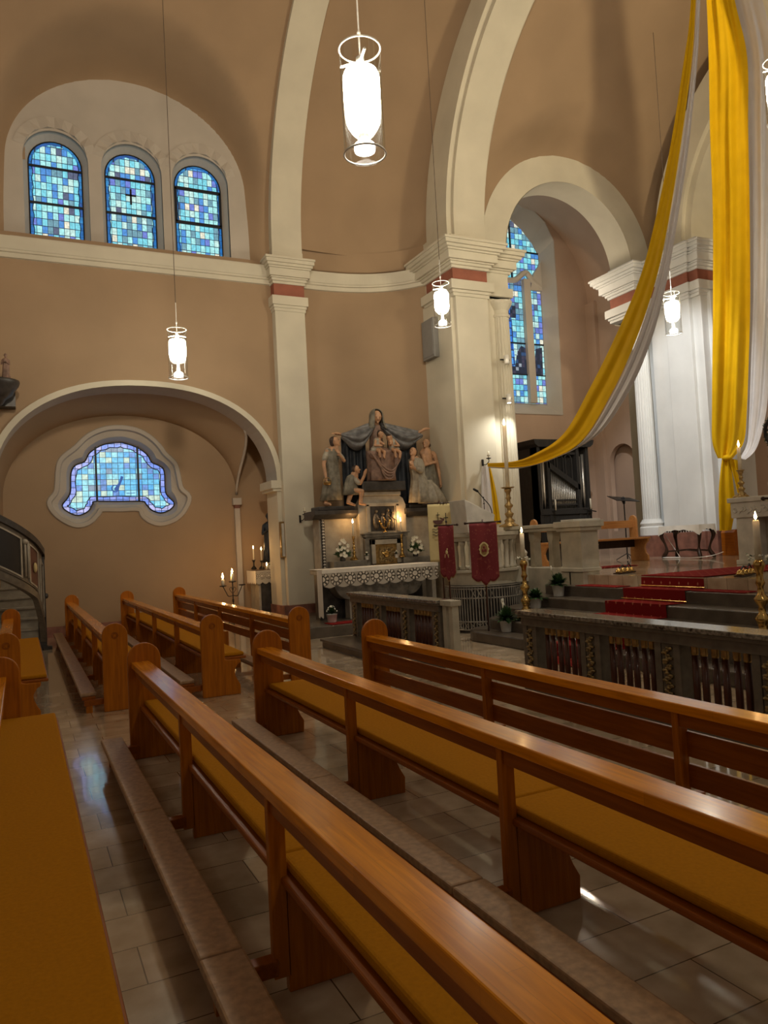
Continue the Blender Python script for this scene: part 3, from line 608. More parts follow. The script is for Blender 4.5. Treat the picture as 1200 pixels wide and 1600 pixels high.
# ---- apse pier and arch
S(MB().box(13.90, 15.3, 11.80, 13.30, 1.5, 6.9).box(13.80, 15.3, 12.04, 12.74, 1.5, 6.9).box(14.1, 15.3, 13.2, 14.3, 1.5, 6.9).box(14.1, 15.2, 11.70, 12.2, 1.5, 6.9), 'pier_apse', PCH, bevel=.012)
S(MB().box(13.84, 15.3, 11.74, 13.34, .95, 1.5).box(13.76, 15.3, 12.0, 12.78, .95, 1.5), 'baseboard_pier', BASE, bevel=.01)
capital(27, [(13.86, 15.3, 11.80, 13.30), (13.80, 15, 12.04, 12.74), (13.52, 14.3, 13.36, 14.2)], 1.0, PCH)
AI = both([(12.3, 8.0)]+profile(12.3, 8.2, 3.4, 58, 26, 8)); AO = both([(13.1, 8.0)]+profile(13.1, 8.2, 4.2, 58, 26, 8)); AI3 = both([(12.12, 8.0)]+profile(12.12, 8.2, 3.22, 58, 26, 8))
S(MB().loft([[(14.0, y, z) for y, z in AO], [(14.0, y, z) for y, z in AI], [(14.12, y, z) for y, z in AI], [(14.12, y, z) for y, z in AI3], [(15.2, y, z) for y, z in AI3]], closed=False), 'arch_apse', PLW)
def aps(u, v_):
    a_ = PI/2-PI*u; return (15.2+4.3*math.cos(a_), YC+4.6*math.sin(a_), .95+v_*8)
S(MB().grid(aps, 30, 4), 'wall_apse', PLD, smooth=True)
def dome(u, v_):
    a_ = PI/2-PI*u; e = PI/2*v_; return (15.2+4.3*math.cos(a_)*math.cos(e), YC+4.6*math.sin(a_)*math.cos(e), 8.95+3.6*math.sin(e))
S(MB().grid(dome, 30, 12), 'ceiling_apse', PLW, smooth=True)
# ---- side room beyond the choir arch
TW = [(10.9, 5.4), (13.9, 5.4), (13.93, 9.75), (13.72, 10.12), (13.35, 10.5), (13.0, 10.72), (12.4, 10.85), (11.8, 10.72), (11.4, 10.5), (11.05, 10.1), (10.87, 9.7)]
TWO = [(10.62, 5.02), (14.1, 5.02), (14.16, 8.78), (14.15, 10.1), (13.88, 10.6), (13.3, 11.03), (12.4, 11.12), (11.5, 11.03), (10.9, 10.6), (10.62, 10.1)]
plate('wall_side_room', [(8.6, 0), (15.3, 0), (15.3, 8.3)]+arc(12.35, 8.3, 2.95, 0, PI, 24, 2.8)[1:]+[(8.6, 8.3)], [TWO], 17.0, 17.1, PLD)
S(MB().loft([[(p[0], 16.98, p[1]) for p in inset(TWO, -.03)], [(p[0], 16.98, p[1]) for p in TWO]]+[[(a_[0], 17.42, a_[1]) for a_ in [(10.9, 5.36), (13.92, 5.36), (13.95, 8.78), (13.94, 9.8), (13.7, 10.2), (13.0, 10.8), (12.4, 10.9), (11.8, 10.8), (11.1, 10.2), (10.85, 9.8)]]]), 'trim_29', PLG)
S(MB().grid(lambda u, v_: (12.35+2.95*math.cos(PI*u), 14.28+2.74*v_, 8.3+2.8*math.sin(PI*u)), 28, 3), 'ceiling_side_room', PLD, smooth=True)
plate('wall_side_room_right', [(14.3, 0), (14.3, 8.4), (17.0, 8.4), (17.0, 0)], [[(15.5, 1.6), (16.5, 1.6)]+arc(16.0, 3.55, .5, 0, PI, 14)], 15.3, 15.45, PLD, axis='x')
S(MB().box(15.55, 15.6, 15.3, 16.7, 1.4, 4.3), 'wall_niche', PLD)
S(MB().box(15.18, 15.3, 16.62, 17.0, .95, 8.3), 'trim_30', PLD)
S(MB().box(8.6, 8.7, 14.3, 17.0, 0, 9), 'wall_side_room_left', PLD)
W5 = plate('window_5', TW, [], 17.42, 17.44, GL3)
mul = MB()
for x0, x1 in ((13.26, 13.49), (11.22, 11.45)): mul.box(x0, x1, 17.30, 17.42, 5.4, 9.0)
mul.tube(catmull([(10.88, 17.36, 8.9), (11.1, 17.36, 8.98), (11.35, 17.36, 9.15), (11.7, 17.36, 8.95), (12.1, 17.36, 8.9), (12.36, 17.36, 8.75), (12.6, 17.36, 8.9), (13.0, 17.36, 8.95), (13.37, 17.36, 9.2), (13.6, 17.36, 8.98), (13.9, 17.36, 8.8)], 4, False), .085, 6)
for sx in (1, -1):
    mul.prism([(12.36+sx*1.13, 8.7), (12.36+sx*1.56, 8.7), (12.36+sx*1.56, 9.6), (12.36+sx*1.5, 9.45), (12.36+sx*1.3, 9.2)], 'y', 17.32, 17.41)
S(mul, 'tracery', PLG, parent=W5)
S(MB().box(11.46, 13.25, 17.38, 17.415, 7.10, 7.14).box(13.5, 13.9, 17.38, 17.415, 7.10, 7.14).box(12.9, 12.94, 17.38, 17.41, 9.0, 10.75).box(12.4, 13.9, 17.38, 17.41, 9.80, 9.84).box(11.46, 13.9, 17.38, 17.415, 6.2, 6.23), 'glazing_bar', LEAD, parent=W5)
S(MB().prism([(12.5, 6.45), (12.52, 8.1), (12.66, 8.45), (12.80, 8.1), (12.86, 6.45)], 'y', 17.40, 17.418), 'glass_drapery', GLF, parent=W5)
S(MB().prism([(12.4, 6.22), (13.25, 6.22), (13.25, 7.0), (13.1, 7.05), (12.95, 6.85), (12.86, 6.45), (12.45, 6.45)], 'y', 17.395, 17.417).prism([(13.5, 6.22), (13.82, 6.22), (13.84, 7.05), (13.62, 7.0)], 'y', 17.395, 17.417).box(12.78, 12.98, 17.395, 17.417, 7.85, 8.2), 'glass_figures', GLK, parent=W5)
# ---- choir floor and steps
S(MB().box(8.15, 16, 9.75, 17.2, 0, .95).box(8.15, 16, -1, 9.75, 0, .95), 'floor_choir', FLOOR)
for k in range(1, 6):
    x1 = 8.16; x0 = 8.15-.35*k; z = .95-.158*k; e = .16*k
    pts = [(x1, 4.6-e), (x0+.25, 4.6-e)]+arc(x0+.25, 4.85-e, .25, -PI/2, -PI, 5)[1:]+arc(x0+.6, 9.85+.05*k, .6, PI, PI/2, 8)+[(x1, 10.45+.05*k)]
    S(MB().prism(pts, 'z', 0, z), 'step_%d' % k, STEPM, bevel=.015)
# chair-side low wall carrying the choir balustrade
S(MB().box(8.06, 8.40, 9.75, 13.6, 0, 1.06), 'wall_choir_front', CREAMST, bevel=.01)
# ================================================================== PEWS
def end_outline(seat=True):
    P = [(0.0, 0.0)]
    if seat: P += [(.43, 0), (.435, .10), (.40, .16), (.375, .22), (.37, .27), (.40, .33), (.44, .355), (.445, .395), (.30, .40), (.262, .41)]
    else: P += [(.262, 0), (.262, .4)]
    P += [(.262, .80)]+[(0.131+.131*math.cos(t), .80+.131*math.sin(t)) for t in [PI*k/14 for k in range(1, 15)]]
    return P
def make_pew(L, label, posts, joints, loc, slats=False, grp='oak pews of the nave', kneel=True):
    T = thing('church_pew', label, 'pew', loc, 0, grp)
    for y in (0, L-.045):
        e = MB().prism(end_outline(not slats), 'y', y, y+.045).build('end_panel', WP, T, bevel=.008)
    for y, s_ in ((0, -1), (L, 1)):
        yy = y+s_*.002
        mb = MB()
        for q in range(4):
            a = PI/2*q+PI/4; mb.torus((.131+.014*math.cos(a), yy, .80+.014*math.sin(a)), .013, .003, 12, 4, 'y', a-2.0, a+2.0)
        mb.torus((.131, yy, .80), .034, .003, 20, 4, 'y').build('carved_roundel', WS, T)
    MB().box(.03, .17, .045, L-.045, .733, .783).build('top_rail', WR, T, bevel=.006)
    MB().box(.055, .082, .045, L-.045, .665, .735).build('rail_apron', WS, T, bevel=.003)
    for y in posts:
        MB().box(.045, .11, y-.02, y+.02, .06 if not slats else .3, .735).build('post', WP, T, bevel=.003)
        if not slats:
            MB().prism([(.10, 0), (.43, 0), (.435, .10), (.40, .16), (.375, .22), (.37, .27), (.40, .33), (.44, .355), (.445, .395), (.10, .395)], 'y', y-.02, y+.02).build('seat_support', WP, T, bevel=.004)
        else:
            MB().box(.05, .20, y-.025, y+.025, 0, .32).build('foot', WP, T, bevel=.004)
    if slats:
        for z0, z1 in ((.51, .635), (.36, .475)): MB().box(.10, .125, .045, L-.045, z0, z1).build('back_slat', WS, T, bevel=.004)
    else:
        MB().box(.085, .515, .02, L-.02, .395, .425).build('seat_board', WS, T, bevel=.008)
        js = [.05]+joints+[L-.05]
        for a, b in zip(js[:-1], js[1:]):
            c = MB().box(.12, .50, a+.004, b-.004, .426, .468).build('seat_cushion', CUSH, T, bevel=.016); c.modifiers['bevel'].segments = 3
    if kneel:
        ks = [.12]+posts+[L-.05] if L > 3 else [.1, L-.1]
        ks = sorted(set([round(q, 3) for q in ks]))
        for a, b in zip(ks[:-1], ks[1:]):
            c = MB().box(-.225, -.062, a+.004, b-.004, .165, .205).build('kneeler_pad', VINYL, T, bevel=.01)
        MB().box(-.21, -.075, .10, L-.05, .135, .165).build('kneeler_board', WS, T, bevel=.004)
        for y in sorted(set([.10]+posts+[L-.12])):
            MB().box(-.19, .06, y-.03, y+.03, .075, .135).build('kneeler_bracket', WS, T, bevel=.004)
            MB().box(-.175, -.11, y-.022, y+.022, 0, .08).build('kneeler_foot', WP, T)
    return T
RX = [-.2962, .7486, 1.7934, 2.8382]
LB = 7.36; YB = 6.48-LB
pb = [4.50-YB-.0, 2.78-YB, 1.05-YB]; pb = [7.36-1.98, 7.36-3.70, 7.36-5.42]
B1 = make_pew(LB, 'mustard-cushioned oak pew whose long polished rail runs to the lower right corner', pb, [LB-3.61], (RX[1], YB, 0))
B2 = copy_tree(B1, loc=(RX[2], YB, 0), label='mustard-cushioned oak pew directly behind the slatted front pew right of the aisle')
B0 = make_pew(LB, 'nearest oak pew, its long mustard seat filling the lower left corner', pb, [2.0], (RX[0], YB, 0))
make_pew(LB, 'slatted oak front pew on the right of the aisle facing the communion rail', pb, [], (RX[3], YB, 0), True)
LA_ = 7.61
pa = [1.9, 3.8, 5.7]
A1 = make_pew(LA_, 'oak pew left of the aisle, nearest of three under the shaped window', pa, [3.8], (RX[1], 8.58, 0))
A2 = copy_tree(A1, loc=(RX[2], 8.58, 0), label='oak pew left of the aisle, middle of three under the shaped window')
make_pew(LA_, 'slatted oak front pew left of the aisle near the chapel candles', pa, [], (RX[3], 8.58, 0), True)
make_pew(4.3, 'short oak pew with a mustard seat beside the curved pulpit stair', [2.1], [], (RX[0], 8.58, 0))
# ================================================================== PENDANT LAMPS
def make_lamp(name, label, loc, top, s=1.0, grp='glass cylinder pendant lamps'):
    T = thing(name, label, 'pendant lamp', loc, 0, grp)      # loc = bottom centre
    MB().lathe([(.165*s, 0), (.165*s, .88*s)], (0, 0, 0), 32).build('glass_cylinder', CLEAR, T, smooth=True)
    o = T.children[0] if T.children else [q for q in bpy.data.objects if q.parent == T][0]
    me = o.data; import bmesh; bm = bmesh.new(); bm.from_mesh(me)
    bmesh.ops.delete(bm, geom=[f for f in bm.faces if len(f.verts) > 4], context='FACES'); bm.to_mesh(me); bm.free()
    for z in (.012, .87): MB().torus((0, 0, z*s), .166*s, .008*s, 32, 6).build('glass_rim', CHROME, T, smooth=True)
    MB().lathe([(.02, .35*s), (.10*s, .355*s), (.138*s, .39*s), (.146*s, .44*s), (.146*s, .64*s), (.13*s, .68*s), (.02, .70*s)], (0, 0, 0), 28).build('opal_shade', LAMPW, T, smooth=True)
    MB().lathe([(.02, .03*s), (.080*s, .035*s), (.085*s, .06*s), (.080*s, .09*s), (.045*s, .12*s), (.02*s, .13*s)], (0, 0, 0), 24).build('reflector', LAMPR, T, smooth=True)
    MB().lathe([(.03*s, .13*s), (.04*s, .16*s), (.03*s, .19*s), (.02*s, .35*s)], (0, 0, 0), 16).tube([(0, 0, .70*s), (0, 0, .80*s)], .035*s, 12).build('hub', CHROME, T, smooth=True)
    mb = MB()
    for a in (0.3, 0.3+2*PI/3, 0.3+4*PI/3): mb.tube([(0, 0, .77*s), (.172*s*math.cos(a), .172*s*math.sin(a), .765*s)], .011*s, 6)
    mb.build('cross_arm', CHROME, T)
    MB().tube([(0, 0, .80*s), (0, 0, 1.35*s)], .007*s, 6).ell((0, 0, 1.0*s), (.016*s, .016*s, .028*s)).build('lamp_rod', CHROME, T)
    MB().tube([(0, 0, 1.35*s), (0, 0, top-loc[2])], .0055, 6).build('hanging_cord', CORD, T)
    return T
make_lamp('pendant_lamp', 'large glass cylinder pendant lamp hanging nearest, in front of the curved corner vault', (2.56, 5.27, 4.72), 12.6)
make_lamp('pendant_lamp', 'glass cylinder pendant lamp hanging in front of the side chapel arch', (2.59, 13.29, 4.70), 11.8)
make_lamp('pendant_lamp', 'glass cylinder pendant lamp hanging in front of the chancel pier speaker', (7.1, 11.73, 5.54), 12.9, .92)
make_lamp('pendant_lamp', 'glass cylinder pendant lamp hanging in front of the white apse pier', (11.31, 10.26, 5.30), 11.2, .90)
make_lamp('pendant_lamp', 'glass cylinder pendant lamp cut off by the right edge beside the white drape', (9.50, 6.55, 7.05), 12.5, 1.0)
for x, y, z in ((2.57, -2.73, 4.72), (7.1, 3.3, 5.54), (11.31, 4.8, 5.30)):  # unseen copies of the pendants, added for more light
    make_lamp('pendant_lamp', 'added glass cylinder pendant lamp out of view, lighting nave and choir', (x, y, z), 12.5)
# ================================================================== CANDLES
def flame(T, x, y, z, s=1.0, power=2.5):
    MB().lathe([(.001, 0), (.009*s, .012*s), (.011*s, .022*s), (.006*s, .042*s), (.001, .06*s)], (x, y, z), 10).build('flame', FLAME, T, smooth=True)
    if power:
        l = light('POINT', 'candle_light', (T.location.x+x, T.location.y+y, T.location.z+z+.06*s+.025), power, (1, .52, .18), .02)
def candle(label, loc, h, r=.018, fl=True, power=2.5, s=1.3, name='candle', grp=None):
    T = thing(name, label, 'candle', loc, 0, grp)
    MB().lathe([(r, 0), (r, h-.01), (r*.7, h)], (0, 0, 0), 14).build('wax_body', WAX, T, smooth=True)
    MB().tube([(0, 0, h-.005), (0, 0, h+.012)], .002, 5).build('wick', BLACK, T)
    if fl: flame(T, 0, 0, h+.005, s, power)
    return T
def stick(label, loc, prof, mat=GOLD, name='candlestick', feet=0, grp=None, wob=None, drip=None):
    T = thing(name, label, 'candlestick', loc, 0, grp)
    MB().lathe(prof, (0, 0, 0), 20, wob=wob).build('stem', mat, T, smooth=True)
    r0 = prof[0][0]
    for k in range(feet):
        a = 2*PI*k/feet+.4
        MB().cap((r0*.5*math.cos(a), r0*.5*math.sin(a), .05), (r0*1.15*math.cos(a), r0*1.15*math.sin(a), .018), .02, .016, 8).build('foot', mat, T, smooth=True)
    if drip:
        MB().lathe([(.02, drip[1]), (drip[0]*.8, drip[1]+.012), (drip[0], drip[1]+.03), (drip[0]*.9, drip[1]+.03), (.02, drip[1]+.02)], (0, 0, 0), 20).build('drip_pan', mat, T, smooth=True)
    return T
BAR = [(.12, 0), (.125, .03), (.09, .06), (.06, .10), (.075, .14), (.035, .2), (.05, .26), (.065, .30), (.03, .35), (.028, .42), (.055, .47), (.06, .50), (.028, .55), (.024, .62), (.04, .66), (.028, .70), (.03, .78), (.05, .84), (.045, .87), (.03, .9)]
def bar(h, w=1.0): return [(r*w, z*h/.9) for r, z in BAR]
# big brass candlesticks by the choir steps
for (x, y, zb, zt, ch, lab) in ((7.02, 9.6, .32, 1.25, .42, 'tall turned brass candlestick standing on the choir steps beside the potted lilies'),
                                (7.05, 5.48, .32, 1.25, .42, 'tall turned brass candlestick on the choir steps at the right edge')):
    stick(lab, (x, y, zb), bar(zt-zb, 1.25), GOLD, 'brass_candlestick', 3)
    W_ = thing('candle_wreath', 'dark leafy wreath with white flowers on the brass candlestick %s' % ('beside the potted lilies' if y > 8 else 'at the right edge'), 'wreath', (x, y, zt))
    mb = MB(); mb2 = MB()
    for k in range(46):
        a = random.random()*2*PI; rr = .06+.05*random.random(); z = random.uniform(-.02, .05)
        d = Vector((math.cos(a+random.uniform(-.8, .8)), math.sin(a+random.uniform(-.8, .8)), random.uniform(-.3, .7))).normalized()*.045
        p = Vector((rr*math.cos(a), rr*math.sin(a), z)); q = d.cross(Vector((0, 0, 1))).normalized()*.014
        mb.add([p, p+d*.5+q, p+d, p+d*.5-q], [(0, 1, 2, 3)])
    for k in range(9):
        a = random.random()*2*PI; mb2.ell((.10*math.cos(a), .10*math.sin(a), random.uniform(0, .05)), (.016, .016, .012), 6, 4)
    mb.build('leaves', LEAF, W_); mb2.build('flowers', PETAL, W_)
    candle('thick white candle on the brass candlestick %s' % ('beside the potted lilies' if y > 8 else 'at the right edge'), (x, y, zt), ch, .034, True, 1.5, 1.5, 'altar_candle')
# ================================================================== CHAPEL: side altar
T = thing('side_altar', 'small dark side altar in the side chapel, half hidden by the arch', 'altar', (4.74, 16.46, 0))
MB().box(.05, .60, .05, .72, 0, 1.10).build('base_block', RETM, T, bevel=.01)
MB().box(.10, .5, .04, .05, .1, 1.0).build('front_panel', DSTN, T)
MB().box(-.02, .57, -.02, .74, 1.10, 1.15).build('table_top', DARKW, T, bevel=.008)
T = thing('lace_cloth', 'white scalloped lace cloth hanging on the side altar in the chapel', 'altar cloth', (4.74, 16.46, 1.15))
scal = lambda u: .045*abs(math.sin(u*PI))
MB().grid(lambda u, v_: (-.03, -.03+.74*u, -.0-(.26+scal(u*5))*v_), 60, 4).build('lace_side', SHEET, T)
MB().grid(lambda u, v_: (-.03+.6*u, -.03, -.0-(.26+scal(u*4))*v_), 50, 4).build('lace_front', LACE2, T)
def small_stick(lab, loc, h, mat=IRON, grp=None):
    return stick(lab, loc, [(.05, 0), (.055, .02), (.02, .04), (.016, h*.3), (.026, h*.35), (.014, h*.45), (.014, h*.8), (.022, h*.85), (.03, h)], mat, 'candlestick', 3, grp, None, (.045, h-.01))
small_stick('dark iron candlestick at the left of the side altar in the chapel', (4.82, 16.92, 1.17), .20)
candle('tall lit candle, left of the two on the chapel side altar', (4.82, 16.92, 1.37), .27, .016, True, 1.2)
small_stick('dark iron candlestick at the right of the side altar in the chapel', (4.93, 16.66, 1.17), .18)
candle('tall lit candle, right of the two on the chapel side altar', (4.93, 16.66, 1.35), .25, .015, True, 1.2)
candle('short tealight glowing beside the chapel statue', (5.02, 16.58, 1.17), .07, .028, True, 1.5, 1.6, 'tealight')
# wrought iron floor candelabra
T = thing('iron_candelabra', 'black wrought iron floor candelabra with curled arms in the side chapel', 'candelabra', (4.12, 16.2, 0))
MB().tube([(0, 0, .02), (0, 0, .95)], .012, 8).ell((0, 0, .55), (.022, .022, .05)).build('stem', IRON, T, smooth=True)
for k in range(3):
    a = 2*PI*k/3; MB().tube(catmull([(0, 0, .18), (.09*math.cos(a), .09*math.sin(a), .12), (.2*math.cos(a), .2*math.sin(a), .01)], 4, False), .011, 6).build('foot', IRON, T, smooth=True)
MB().lathe([(.01, 0), (.075, .01), (.08, .03), (.01, .02)], (0, 0, .94), 18).build('drip_pan', IRON, T)
for s_ in (-1, 1):
    MB().tube(catmull([(0, 0, .66), (s_*.10, 0, .65), (s_*.15, 0, .74), (s_*.21, 0, .86)], 5, False), .009, 6).tube(catmull([(s_*.02, 0, .72), (s_*.07, 0, .80), (s_*.03, 0, .84), (s_*.01, 0, .78)], 4, False), .006, 5).build('arm', IRON, T, smooth=True)
    MB().lathe([(.01, 0), (.07, .01), (.075, .028), (.01, .02)], (s_*.21, 0, .86), 18).build('drip_pan', IRON, T)
candle('thick lit candle in the middle of the black iron candelabra', (4.12, 16.2, .965), .17, .036, True, 2.5, 1.8)
candle('short lit candle on the left arm of the black iron candelabra', (3.91, 16.2, .885), .14, .034, True, 9, 2.2)
# ================================================================== side altar mensa with retable
AL = thing('stone_altar', 'grey stone side altar with a rounded front below the carved figures', 'altar', (6.3, 13.5, .2))
MB().box(-1.22, 1.22, -.28, .42, .88, .97).build('mensa_slab', RETM, AL, bevel=.01)
prof = [(-1.0, .88)]+[(-1.0+.34*(1-math.cos(t)), .88-.50*math.sin(t)) for t in [PI/2*k/8 for k in range(1, 9)]]+[(.66, .38)]+[(.66+.34*math.sin(t), .38+.50*(1-math.cos(t))) for t in [PI/2*k/8 for k in range(1, 9)]]
MB().prism(prof, 'y', -.18, .2).build('curved_front', STONE, AL, bevel=.01)
for x in (-.55, .55): MB().box(x-.09, x+.09, -.12, .12, .0, .42).build('support_block', RETM, AL, bevel=.01)
MB().box(-1.14, 1.14, .2, .42, 0, .88).build('rear_block', DSTN, AL)
MB().box(1.12, 1.21, -.25, .0, 0, .88).build('side_post', RETM, AL)
T = thing('altar_cloth', 'white linen altar cloth with a deep scalloped lace edge on the stone side altar', 'altar cloth', (6.3, 13.2, 1.17))
MB().box(-1.24, 1.24, .0, .72, 0, .012).build('linen_top', SHEET, T, bevel=.005)
MB().box(-1.25, 1.25, -.012, .0, -.06, .01).build('linen_hem', SHEET, T)
MB().grid(lambda u, v_: (-1.24+2.48*u, -.014-.006*math.sin(u*40), -.055-(.235+.045*abs(math.sin(u*PI*9)))*v_), 180, 6).build('lace_edge', LACE, T)
MB().grid(lambda u, v_: (-1.25-.01*math.sin(u*20), .0+.24*u, -.0-(.88+.02*math.sin(u*9))*v_), 20, 8).build('side_fall', SHEET, T)
S(MB().box(4.72, 8.2, 12.95, 15.6, 0, .20), 'step_6', STEPM, bevel=.012)
S(MB().box(4.5, 5.45, 12.62, 13.0, 0, .20).box(5.4, 8.0, 12.75, 13.0, 0, .19), 'step_7', STEPM, bevel=.012)
tag(MB().box(-.35, .55, -.22, .16, 0, .012).build('red_carpet', CARP, loc=None), 'small red patterned carpet on the step in front of the side altar', 'carpet').location = (5.35, 12.9, .201)
# retable
RT = thing('altar_retable', 'grey stone altar retable with dark cornices carrying the carved figures', 'retable', (6.88, 14.4, .2))
MB().box(-1.38, 1.25, .0, .35, 0, 1.97).build('back_wall', RETM, RT)
for x0, x1 in ((-1.55, -.6), (.52, 1.3)):
    MB().prism([(-.24, 2.14), (-.24, 2.06), (-.08, 1.97), (.4, 1.97), (.4, 2.14)], 'x', x0, x1).build('shelf_cornice', DSTN, RT, bevel=.006)
    MB().box(x0+.12, x1-.03, -.18, .3, 2.14, 2.23).build('plinth', DSTN, RT, bevel=.02)
MB().prism([(-.52, 0), (.52, 0), (.56, 2.22), (.50, 2.36), (.42, 2.42), (-.42, 2.42), (-.50, 2.36), (-.56, 2.22)], 'y', -.16, .34).build('centre_block', RETM, RT, bevel=.01)
MB().box(-.44, .44, -.20, .3, 2.42, 2.52).build('crown_moulding', RETM, RT, bevel=.02)
mb = MB()
for x0, x1, z0, z1 in ((-.38, -.31, 1.66, 2.24), (.31, .38, 1.66, 2.24), (-.38, .38, 2.20, 2.27)): mb.box(x0, x1, -.185, -.15, z0, z1)
mb.build('relief_frame', RETM, RT, bevel=.006)
MB().box(-.28, .28, -.172, -.155, 1.68, 2.20).build('relief_ground', DSTN, RT)
mb = MB()
for cx, h, w_ in ((-.17, .40, .07), (-.02, .34, .06), (.10, .42, .06), (.20, .38, .05)):
    mb.ell((cx, -.18, 1.70+h*.45), (w_, .03, h*.45), 10, 8); mb.ell((cx+.01, -.19, 1.70+h*.98), (.032, .03, .038), 8, 6)
    mb.cap((cx, -.2, 1.70+h*.7), (cx+.07, -.205, 1.70+h*.55), .018, .014, 6)
mb.build('relief_figures', BRZ, RT, smooth=True)
MB().box(-.50, .50, -.30, -.1, 1.56, 1.64).box(-.46, .46, -.27, -.1, 1.52, 1.56).box(-.54, .54, -.32, -.1, 1.62, 1.645).build('ledge', STONE, RT, bevel=.006)
for x in (-.44, .44): MB().box(x-.05, x+.05, -.27, -.1, 1.1, 1.53).build('side_pier', STONE, RT, bevel=.006)
mb = MB()
for x0, x1, z0, z1 in ((-.34, -.25, 1.0, 1.50), (.25, .34, 1.0, 1.50), (-.34, .34, 1.40, 1.50)): mb.box(x0, x1, -.26, -.1, z0, z1)
mb.build('tabernacle_frame', RETM, RT, bevel=.006)
d = MB().box(-.25, .25, -.23, -.15, .98, 1.40).build('tabernacle_door', DGOLD, RT)
MB().box(-.16, .16, -.245, -.225, 1.02, 1.33).build('gilt_panel', GILT, d)
MB().ell((.0, -.25, 1.19), (.06, .012, .07)).ell((0, -.255, 1.24), (.03, .01, .03)).tube([(-.1, -.25, 1.24), (-.04, -.255, 1.16), (.09, -.25, 1.22)], .014, 6).build('gilt_emblem', GOLD, d, smooth=True)
for x0, x1 in ((-1.24, -.5), (.34, 1.18)):
    MB().box(x0, x1, -.36, .0, .97, 1.10).build('gradine', STONE, RT, bevel=.006)
mb = MB()
for k in range(17): mb.ell((-1.31, -.035, .98+k*.062), (.028, .02, .024), 8, 6)
MB().box(-1.35, -1.27, -.02, .01, .4, 1.97).build('dark_strip', DSTN, RT); mb.build('bead_ornament', WSTONE, RT, smooth=True)
# faint carved inscriptions of the retable (unreadable small lines)
# gilt crucifix ornament on the ledge
T = thing('gilt_ornament', 'small gilt flower ornament standing in front of the dark relief panel', 'ornament', (6.88, 14.17, 1.845))
MB().lathe([(.05, 0), (.055, .01), (.015, .03), (.012, .10)], (0, 0, 0), 12).build('foot', GOLD, T, smooth=True)
mb = MB()
for dx, dz in ((-.12, .24), (-.08, .18), (0, .28), (.08, .18), (.12, .24)): mb.tube(catmull([(0, 0, .08), (dx*.6, 0, .12), (dx, 0, dz)], 4, False), .006, 5); mb.ell((dx, 0, dz), (.022, .014, .022), 8, 6)
mb.build('branches', GOLD, T, smooth=True)
for x, side in ((6.13, 'left'), (7.23, 'right')):
    small = stick('slim brass candlestick on the %s of the side altar gradine' % side, (x, 14.12, 1.305), bar(.47, .62), GOLD, 'candlestick', 3, None, None, (.04, .455))
    candle('lit white candle on the %s of the side altar' % side, (x, 14.12, 1.775), .28, .017, True, 4.0, 1.5)
# flower bouquets and small pots
def bouquet(lab, loc, R, H, nf, grp=None, leafn=70):
    T = thing('flower_bouquet', lab, 'flowers', loc, 0, grp); lf = MB(); fl = MB()
    MB().lathe([(.05, 0), (.06, .02), (.05, .08), (.06, .1)], (0, 0, 0), 14).build('vase', DSTN, T, smooth=True)
    for k in range(leafn):
        a = random.random()*2*PI; e = random.uniform(-.2, 1.4); d = Vector((math.cos(a)*math.cos(e), .6*math.sin(a)*math.cos(e), math.sin(e)))
        p = Vector((0, 0, .12))+d*R*.35; q = p+d*R*random.uniform(.5, .9); w_ = d.cross(Vector((0, 1, .3))).normalized()*.018
        lf.add([p, (p+q)/2+w_, q, (p+q)/2-w_], [(0, 1, 2, 3)])
    for k in range(nf):
        a = random.random()*2*PI; e = random.uniform(-.15, 1.35)
        c = Vector((math.cos(a)*math.cos(e)*R*.8, -abs(math.sin(a))*math.cos(e)*R*.6, .12+H*.75*math.sin(e)))
        for j in range(6):
            b_ = 2*PI*j/6+k; d = Vector((math.cos(b_), -.45, math.sin(b_))).normalized()*.045; w_ = Vector((-math.sin(b_), 0, math.cos(b_)))*.014
            fl.add([c, c+d*.5+w_, c+d, c+d*.5-w_], [(0, 1, 2, 3)])
    lf.build('leaves', LEAF, T); fl.build('petals', PETAL, T); return T
bouquet('white lily bouquet with dark leaves at the left of the side altar', (5.87, 14.12, 1.30), .19, .42, 20)
bouquet('white lily bouquet with dark leaves at the right of the side altar', (7.55, 14.12, 1.30), .19, .40, 20)
